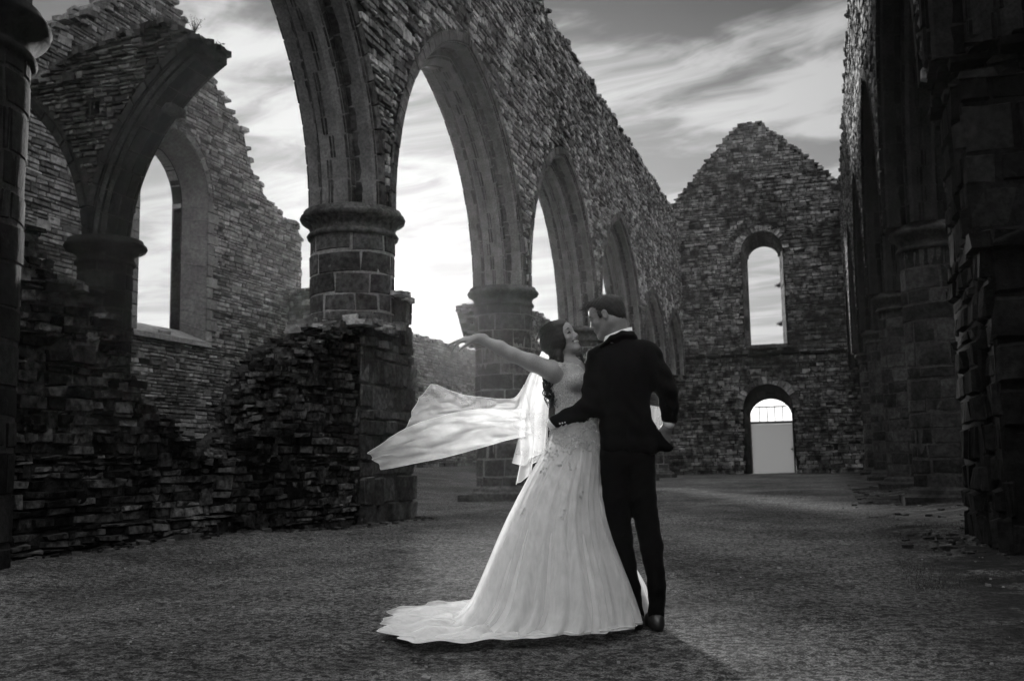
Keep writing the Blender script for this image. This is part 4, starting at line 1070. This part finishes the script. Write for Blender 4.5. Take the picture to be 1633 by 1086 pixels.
# arms
RS, RE, RW = np.array([-.425, -.005, 1.405]), np.array([-.645, -.02, 1.500]), np.array([-.842, .0, 1.603])
bd.ell(RS, [.058, .055, .055], None, .03)
bd.cap(RS, [-.54, -.015, 1.455], .053, .047, .03); bd.cap([-.54, -.015, 1.455], RE, .047, .039, .02); bd.cap(RE, [-.72, -.012, 1.545], .039, .038, .02); bd.cap([-.72, -.012, 1.545], RW, .036, .0245, .02)
hand(bd, RW, [-.96, .08, -.06], [-.15, .40, -.90], .185, .10, (.25, .22, .2), -1, .0082, curls=((.45, .35, .2), (.16, .20, .12), (.20, .22, .15), (.28, .25, .2)), thumb_out=.3)
bd.chain([[-.25, .09, 1.40], [-.14, .20, 1.25], [-.06, .19, 1.13]], [.046, .038, .026], .03)
hand(bd, [-.06, .19, 1.13], [.9, -.1, -.3], [-.1, -.95, -.1], .17, .08, (.3, .4, .3), 1, .0078)
body_b = put('body', bd.mesh(.0045), M_SKIN, Bx)
e_ = Body(); e_.ell(Tb(.088, 0, -.0585), np.array((.010, .027, .0062)), Rb, .003); put('teeth', e_.mesh(.002, margin=.01), M_TEETH, Bx)
e_ = Body(); e_.chain([Tb(.082, -.034, -.051), Tb(.098, -.007, -.0485), Tb(.098, .007, -.0485), Tb(.082, .034, -.051)], [.003, .0045, .0045, .003], .003); e_.chain([Tb(.081, -.032, -.054), Tb(.0935, 0, -.0715), Tb(.081, .032, -.054)], [.003, .005, .003], .003); put('lips', e_.mesh(.002, margin=.01), M_LIP, Bx)
for s_ in (-1, 1):
    e_ = Body(); e_.chain([Tb(.094, s_ * .012, .026), Tb(.090, s_ * .032, .033), Tb(.075, s_ * .051, .026)], [.004, .004, .003], .004); put('eyebrow', e_.mesh(.003, margin=.012), M_HAIR, Bx)
    e_ = Body(); e_.chain([Tb(.0865, s_ * .019, .003), Tb(.088, s_ * .031, .0085), Tb(.080, s_ * .049, .002)], [.003, .0042, .0034], .003); put('eyelash', e_.mesh(.002, margin=.01), M_HAIR, Bx)
hr = Body()
def he(f, s_, u, r, k=.015, op=1): hr.ell(Tb(f, s_, u), np.array(r) * .91, Rb, k, op)
he(-.020, 0, .045, (.108, .088, .086)); he(-.085, 0, .01, (.060, .078, .068), .03); he(.03, 0, .07, (.055, .072, .045), .02); he(-.03, .0, -.02, (.060, .092, .065), .02); he(.012, -.070, -.005, (.050, .026, .075), .02); he(.012, .070, -.005, (.050, .026, .075), .02)
he(.088, 0, -.01, (.056, .066, .088), .006, -1)
hr.cap(Tb(-.055, 0, -.04), [-.415, .02, 1.475], .045, .032, .03); hr.cap([-.39, -.01, 1.49], [-.375, -.02, 1.43], .030, .018, .02)
hs_ = lambda X: .0007 * np.sin(((X - HB) @ Rb)[..., 2] * 210 + ((X - HB) @ Rb)[..., 0] * 60) + .0006 * np.sin(X[..., 0] * 330 - X[..., 2] * 120)
hb = put('hair', hr.mesh(.004, hs_), M_HAIR, Bx)
mb = MB()
for k in range(28):
    ph = k * 1.9; x0 = rng.uniform(-.022, .020); n_ = 26; tt_ = np.linspace(0, 1, n_); L_ = rng.uniform(.75, 1.0)
    z = 1.475 - tt_ * .285 * L_; ax_ = np.interp(tt_, [0, .35, .7, 1], [-.415, -.448, -.452, -.425]) - .0; am = .006 + .010 * tt_
    tube(mb, loc2w(np.stack([ax_ + x0 + am * np.sin(tt_ * 19 + ph), .005 + rng.uniform(-.014, .014) + am * np.cos(tt_ * 19 + ph), z], -1)), .0066, .002, 6)
for k in range(6):
    tt_ = np.linspace(0, 1, 18); tube(mb, loc2w(np.stack([-.268 + tt_ * .045 + .006 * np.sin(tt_ * 9 + k), .0 + tt_ * .01 + k * .006, 1.50 - tt_ * (.10 + .01 * k)], -1)), .0028, .001, 5)
mb.build('curls', M_HAIR, hb, True)
mb = MB()
for k in range(260):
    sp = rng.uniform(-1.25, 1.25); a0_ = rng.uniform(.25, .9); a1_ = a0_ + rng.uniform(.8, 2.2); aa = np.linspace(a0_, min(a1_, 3.3), 14); lift = 1.015 + rng.uniform(0, .03)
    q_ = np.stack([-.034 + .118 * np.cos(aa) * math.cos(sp * .75) * lift, .094 * math.sin(sp) * lift * (.9 + .1 * np.sin(aa)), .036 + .094 * np.sin(aa) * (math.cos(sp)) * lift + .002 * np.sin(aa * 7 + k)], -1) * .91
    tube(mb, loc2w(HB + q_ @ Rb.T), .0013, .0005, 4)
mb.build('hair_strands', M_HAIR, hb, True)

# fabrics
def fabric(name, col, alpha, transl=.4, lace=0.0, fold=0, ms=(1, 1, 2.2), msc=3.2, var=.17):
    m = bpy.data.materials.new(name); m.use_nodes = True; t = m.node_tree; t.nodes.clear(); b = NB(t)
    o = b.n('ShaderNodeOutputMaterial'); d = b.n('ShaderNodeBsdfDiffuse'); l = b.n('ShaderNodeBsdfTranslucent'); x = b.n('ShaderNodeMixShader'); tr = b.n('ShaderNodeBsdfTransparent'); y = b.n('ShaderNodeMixShader')
    tc = b.n('ShaderNodeTexCoord'); pos = tc.outputs['Object']
    c = b.grey(b.m('MULTIPLY', col, b.mr(b.noise(pos, 14, 4), .3, .7, .93, 1.05)))
    t.links.new(c, d.inputs[0]); t.links.new(c, l.inputs[0]); x.inputs[0].default_value = transl
    t.links.new(d.outputs[0], x.inputs[1]); t.links.new(l.outputs[0], x.inputs[2])
    wv = b.n('ShaderNodeBump'); wv.inputs['Strength'].default_value = .35 + lace; wv.inputs['Distance'].default_value = .006
    if lace:
        vo = b.n('ShaderNodeTexVoronoi'); b.set(vo.inputs['Vector'], b.vm('ADD', pos, b.vm('MULTIPLY', b.grey(b.noise(pos, 30, 3)), (.02, .02, .02)))); vo.inputs['Scale'].default_value = 75; vo.feature = 'DISTANCE_TO_EDGE'
        hh = b.mr(vo.outputs['Distance'], .02, .14, 1, 0); b.set(wv.inputs['Height'], hh)
        cc_ = b.grey(b.m('MULTIPLY', col, b.mix(b.m('MULTIPLY', hh, b.mr(b.noise(pos, 16, 3), .35, .6, .1, 1)), .58, 1.0))); t.links.new(cc_, d.inputs[0]); t.links.new(cc_, l.inputs[0])
    else: b.set(wv.inputs['Height'], b.noise(pos, 40, 4))
    t.links.new(wv.outputs[0], d.inputs['Normal'])
    if alpha < 1:
        av = b.mr(b.noise(b.mapping(pos, ms, (0, .35 if msc < 4 else 0, 0)), msc, 5, .6, .4), .34, .66, alpha - var, alpha + var)
        t.links.new(av, y.inputs[0]); t.links.new(tr.outputs[0], y.inputs[1]); t.links.new(x.outputs[0], y.inputs[2]); t.links.new(y.outputs[0], o.inputs[0])
    else: t.links.new(x.outputs[0], o.inputs[0])
    return m
M_SATIN = fabric('white satin', .80, 1, .25); M_TULLE = fabric('white tulle', .88, .52, .5, ms=(1, 1, .07), msc=12, var=.12); M_VEIL = fabric('veil tulle', .90, .30, .7, var=.07); M_VEILW = fabric('veil tulle doubled', .90, .44, .7, var=.11); M_LACE = fabric('ivory lace', .90, 1, .15, .6); M_HEM = fabric('veil hem', .95, .85, .5)
# bodice
bo = Body()
bo.ell([-.335, .045, 1.325], [.118, .092, .125], None, .05); bo.ell([-.315, .04, 1.20], [.100, .080, .12], None, .05); bo.ell([-.305, .03, 1.07], [.128, .104, .13], None, .05)
bo.ell([-.260, .02, 1.345], [.058, .056, .056], None, .03); bo.ell([-.302, -.033, 1.345], [.058, .056, .056], None, .03)
bo.cap([-.385, -.005, 1.405], [-.360, .01, 1.45], .036, .014, .02); bo.cap([-.27, .06, 1.41], [-.275, .05, 1.45], .034, .012, .02)
bo.ell([-.335, .035, 1.405], [.082, .074, .062], None, .03); bo.ell([-.385, .0, 1.425], [.034, .05, .040], None, .02)
bo.cap(RS + np.array([-.02, 0, 0]), RE, .060, .060, .010, -1)
put('bodice', bo.mesh(.0045, lambda X: .0012 * np.sin(X[..., 0] * 200) * np.sin(X[..., 2] * 190 + X[..., 0] * 80)), M_LACE, Bx)
# skirt: rings from the waist down to the hem and out into the train
zs_ = np.array([1.12, 1.05, .98, .90, .82, .72, .60, .48, .36, .25, .15, .08, .035])
xl = np.array([-.415, -.432, -.462, -.508, -.558, -.612, -.672, -.726, -.775, -.822, -.868, -.93, -1.00])
xr = np.array([-.190, -.180, -.172, -.172, -.176, -.180, -.165, -.135, -.092, -.052, -.020, .000, .008])
yd = np.array([.085, .10, .125, .155, .185, .22, .26, .295, .33, .36, .385, .41, .425])
def train_R(phi):      # outline of the train on the ground (angle measured from -x axis towards the camera), local coords about (-.42,.0)
    pts = [(-180, .43), (-150, .43), (-120, .42), (-95, .40), (-60, .62), (-50, .84), (-35, .93), (-22, .95), (-10, .96), (5, .95), (15, 1.02), (26, 1.06), (40, .98), (60, .85), (90, .62), (120, .44), (150, .42), (180, .43)]
    return np.interp(phi, [p[0] for p in pts], [p[1] for p in pts])
def make_skirt(off, amp, nf, seed, ztop=0, tr_on=True, nph=260, z_add=0.0):
    ph = np.linspace(-math.pi, math.pi, nph + 1); out_ = []
    zz = np.linspace(zs_[ztop], .035, 46)
    fx = lambda A: np.interp(-zz, -zs_, A)
    L_, R_, D_ = fx(xl), fx(xr), fx(yd)
    def folds(z, k=1.0):
        g = np.clip((1.02 - z) / .95, 0, 1) ** 1.1
        w = np.sin(nf * ph + seed + 1.6 * np.sin(ph * 2 + seed)) * .55 + np.sin(nf * 1.73 * ph + seed * 2.1 + z * 2.0) * .35 + np.sin(nf * .41 * ph + seed * 3 - z * 1.3) * .5
        w = np.sign(w) * np.abs(w) ** .8
        return amp * g * w * k
    for i, z in enumerate(zz):
        cx = (L_[i] + R_[i]) / 2; a = (R_[i] - L_[i]) / 2 + off; d = D_[i] + off
        bk = .13 * sstep(.75, .1, z) * np.clip(-np.cos(ph), 0, 1) * sstep(-.05, .5, np.sin(ph))
        r_ = 1 + folds(z) / max(a, .1) * (1 if 1 else 0)
        # ph = 0 points to -x ; ph<0 -> towards camera (-y)
        x = cx - a * np.cos(ph) * r_ + bk; y = .02 + d * np.sin(ph) * r_
        out_.append(np.stack([x, y, np.full_like(x, z)], -1))
    if tr_on:
        last = out_[-1]; c0 = np.array([-.42, 0, 0]); v = last - c0; r0 = np.hypot(v[:, 0], v[:, 1]); an = np.degrees(np.arctan2(v[:, 1], -v[:, 0]))
        RT = train_R(an) * (1 + .03 * np.sin(np.radians(an) * 17 + seed) + .02 * np.sin(np.radians(an) * 31)); ex = np.maximum(RT - r0, 0)
        for s_ in np.linspace(.06, 1, 22):
            r_ = r0 + ex * s_; u_ = ex * s_
            z = .034 + z_add + np.clip(ex / .3, 0, 1) * (.020 * np.sin(np.radians(an) * 21 + 2 * np.sin(r_ * 7 + seed)) * (1 - .3 * s_) + .012 * np.sin(r_ * 23 + an * .11) + .018 * np.clip(u_ * 6, 0, 1)) * (1 - .75 * s_ ** 4)
            z = np.maximum(z, .012 + z_add)
            out_.append(np.stack([c0[0] - r_ * np.cos(np.radians(an)), c0[1] + r_ * np.sin(np.radians(an)), z], -1))
    return np.array(out_)
def keep_clear(A):     # the skirt folds round the man's legs instead of running through them
    return A
sk = make_skirt(-.014, .028, 15, .6); mb = MB(); mb.grid(loc2w(sk)); mb.build('skirt', M_SATIN, Bx, True)
tu = make_skirt(.014, .040, 22, 2.2, nph=420, z_add=.012); mb = MB(); mb.grid(loc2w(tu)); tl_ = mb.build('tulle_overskirt', M_TULLE, Bx, True); mb = MB(); tube(mb, loc2w(tu[-1] + np.array([0, 0, .002])), .0012, .0012, 5); mb.build('hem', M_HEM, tl_, True)
# lace flowers scattered over hips and upper skirt
mb = MB(); rng = np.random.RandomState(5)
for k in range(64):
    i = int(abs(rng.normal(0, 1)) * 6) + rng.randint(0, 4); 
    if i > 26: continue
    j = rng.randint(48, 242); p0 = tu[i, j]; n0 = np.cross(tu[i, j + 1] - tu[i, j - 1], tu[i + 1, j] - tu[i, j]); n0 /= np.linalg.norm(n0) + 1e-9
    if n0[1] > 0: n0 = -n0
    t1 = tu[i, j + 1] - tu[i, j - 1]; t1 /= np.linalg.norm(t1); t2 = np.cross(n0, t1)
    for f in range(rng.randint(5, 9)):
        a = rng.uniform(0, 6.28); c = p0 + (t1 * math.cos(a) + t2 * math.sin(a) * 1.3) * rng.uniform(0, .032) + n0 * .004; rr_ = rng.uniform(.004, .009); th = np.linspace(0, 2 * math.pi, 8)
        g_ = np.array([[c + n0 * .003] * 8, [c + (t1 * math.cos(q) + t2 * math.sin(q)) * rr_ * (1 + .3 * math.cos(3 * q)) for q in th]]); mb.grid(loc2w(g_))
tag(mb.build('lace_flowers', M_LACE, Bx, True), kind='stuff')
# veil
def coons(top, bot, n, m, wave):
    def rs(c, k):
        c = np.array(c, float); L_ = np.concatenate([[0], np.cumsum(np.linalg.norm(np.diff(c, axis=0), axis=1))]); L_ /= L_[-1]; s_ = np.linspace(0, 1, k)
        # smoothed resample
        q = np.stack([np.interp(s_, L_, c[:, i]) for i in range(3)], -1)
        for _ in range(7): q[1:-1] = q[1:-1] * .5 + .25 * (q[2:] + q[:-2])
        return q
    A, B = rs(top, n), rs(bot, n); v = np.linspace(0, 1, m)[None, :, None]
    P_ = A[:, None] * (1 - v) + B[:, None] * v; s_ = np.linspace(0, 1, n)[:, None]
    P_[..., 1] += wave(s_, v[..., 0]); P_[..., 2] += .25 * wave(s_ + .37, v[..., 0] * .8) * np.sin(math.pi * v[..., 0])
    return P_
V = thing
veil_patches = []
# upper, rear sheet blowing left: from the drape to the raised corner and its left edge
wA = lambda s_, v: .034 * np.abs(np.sin(s_ * 14 - v * 9 + 2 * np.sin(v * 4))) ** .6 + .014 * np.sin((s_ + v * .6) * 40) * s_ + .03 * np.sin(s_ * 9 + v * 5) + .018 * np.sin(v * 17 + s_ * 6) + .01 * np.sin(s_ * 31 - v * 12)
veil_patches.append(coons([(-.60, .16, 1.345), (-.663, .18, 1.268), (-.78, .20, 1.272), (-.923, .20, 1.288), (-1.02, .21, 1.315), (-1.133, .22, 1.368), (-1.160, .20, 1.368)],
                          [(-.56, .14, 1.06), (-.70, .16, 1.10), (-.86, .18, 1.13), (-1.0, .18, 1.145), (-1.12, .16, 1.14), (-1.22, .14, 1.125), (-1.300, .12, 1.105)], 60, 26, wA))
# fold line: rear sheet turns and comes forward as the lower front sheet with the left tip
wB = lambda s_, v: .040 * np.abs(np.sin(s_ * 9 + v * 7 + 1.5 * np.sin(s_ * 6))) ** .5 + .010 * np.sin((s_ * .5 + v) * 30) + .028 * np.sin(s_ * 8 + 1 + v * 4) + .02 * np.sin(v * 13 - s_ * 9) + .009 * np.sin(s_ * 37 + v * 9)
veil_patches.append(coons([(-.60, .19, 1.205), (-.71, .13, 1.205), (-.86, .08, 1.208), (-1.02, .07, 1.186), (-1.17, .08, 1.15), (-1.294, .10, 1.107), (-1.40, .08, 1.04), (-1.500, .05, .972)],
                          [(-.60, .18, 1.05), (-.708, .10, 1.026), (-.82, .05, .995), (-.93, .04, .966), (-1.06, .03, .935), (-1.20, .02, .908), (-1.33, .02, .884), (-1.42, .03, .873)], 70, 24, wB))
# left tip closing flap
wC = lambda s_, v: .012 * np.sin(s_ * 7 + v * 3)
veil_patches.append(coons([(-1.294, .11, 1.105), (-1.40, .10, 1.038), (-1.502, .05, .970)], [(-1.20, .05, .93), (-1.34, .04, .885), (-1.424, .035, .872)], 24, 14, wC))
# drape hanging from the back of the head
def drape(x_top, x_bot, z_bot, y0, amp, nf, seed, ztop):
    xt = np.array(x_top, float); n = 70; m = 34; s_ = np.linspace(0, 1, n)
    T_ = np.stack([np.interp(s_, [0, 1], [xt[0], xt[1]]), np.full(n, y0), np.interp(s_, [0, 1], ztop)], -1)
    B_ = np.stack([np.interp(s_, [0, 1], x_bot), np.full(n, y0 - .02), np.interp(s_, [0, .2, .5, 1], z_bot)], -1)
    v = np.linspace(0, 1, m)[None, :, None]; P_ = T_[:, None] * (1 - v) + B_[:, None] * v
    g = (v[..., 0] ** .7); ss = s_[:, None]
    P_[..., 1] += amp * g * (np.sin(ss * nf + seed) + .5 * np.sin(ss * nf * 2.3 + seed * 2 + v[..., 0])); P_[..., 0] += amp * .5 * g * np.sin(ss * nf * 1.4 + seed + 1.2) - .055 * np.sin(math.pi * np.minimum(v[..., 0] * 1.25, 1)) * (1 - ss)
    return P_
veil_patches.append(drape((-.490, -.432), (-.655, -.455), (.775, .79, .88, .955), .115, .034, 10, 1.7, (1.53, 1.535)))
veil_patches.append(drape((-.485, -.425), (-.66, -.47), (.90, .88, .92, .98), .15, .030, 8, 4.0, (1.54, 1.55)))
veil_patches[2] = veil_patches[2][:0]
mb = MB(); hm = MB()
for i_, P_ in enumerate(veil_patches):
    mb.mi = 1 if i_ == 1 else 0
    if len(P_): mb.grid(loc2w(P_))
for P_, ed in ((veil_patches[0], ('t',)), (veil_patches[1], ('t', 'b', 'r')), (veil_patches[0], ('r',)), (veil_patches[3], ('l', 'b')), (veil_patches[4], ('b',))):
    for e in ed:
        pts = {'t': P_[:, 0], 'b': P_[:, -1], 'l': P_[0], 'r': P_[-1]}[e]; tube(hm, loc2w(pts), .0014, .0014, 5)
vl = mb.build('veil', [M_VEIL, M_VEILW], Bx, True); hm.build('hem', M_HEM, vl, True)
mb = MB(); q = coons([(.10, .14, 1.215), (.16, .15, 1.20), (.20, .15, 1.19)], [(.12, .12, 1.03), (.17, .12, 1.05), (.215, .13, 1.08)], 14, 12, lambda s_, v: .01 * np.sin(s_ * 9 + v * 4)); mb.grid(loc2w(q)); mb.build('veil_end', M_VEIL, Bx, True)

# ================================================================ air
mb = MB(); mb.box(np.array([0., 50., 9.5]), np.array([152., 152., 11.0]))
hz = mb.build('haze', None); M_HZ = bpy.data.materials.new('haze'); M_HZ.use_nodes = True; tt = M_HZ.node_tree; tt.nodes.clear()
oo = tt.nodes.new('ShaderNodeOutputMaterial'); pv = tt.nodes.new('ShaderNodeVolumePrincipled'); pv.inputs['Color'].default_value = (.9, .9, .9, 1)
pv.inputs['Density'].default_value = .00020; pv.inputs['Anisotropy'].default_value = .76
tt.links.new(pv.outputs[0], oo.inputs['Volume']); hz.data.materials.clear(); hz.data.materials.append(M_HZ); tag(hz, kind='stuff')
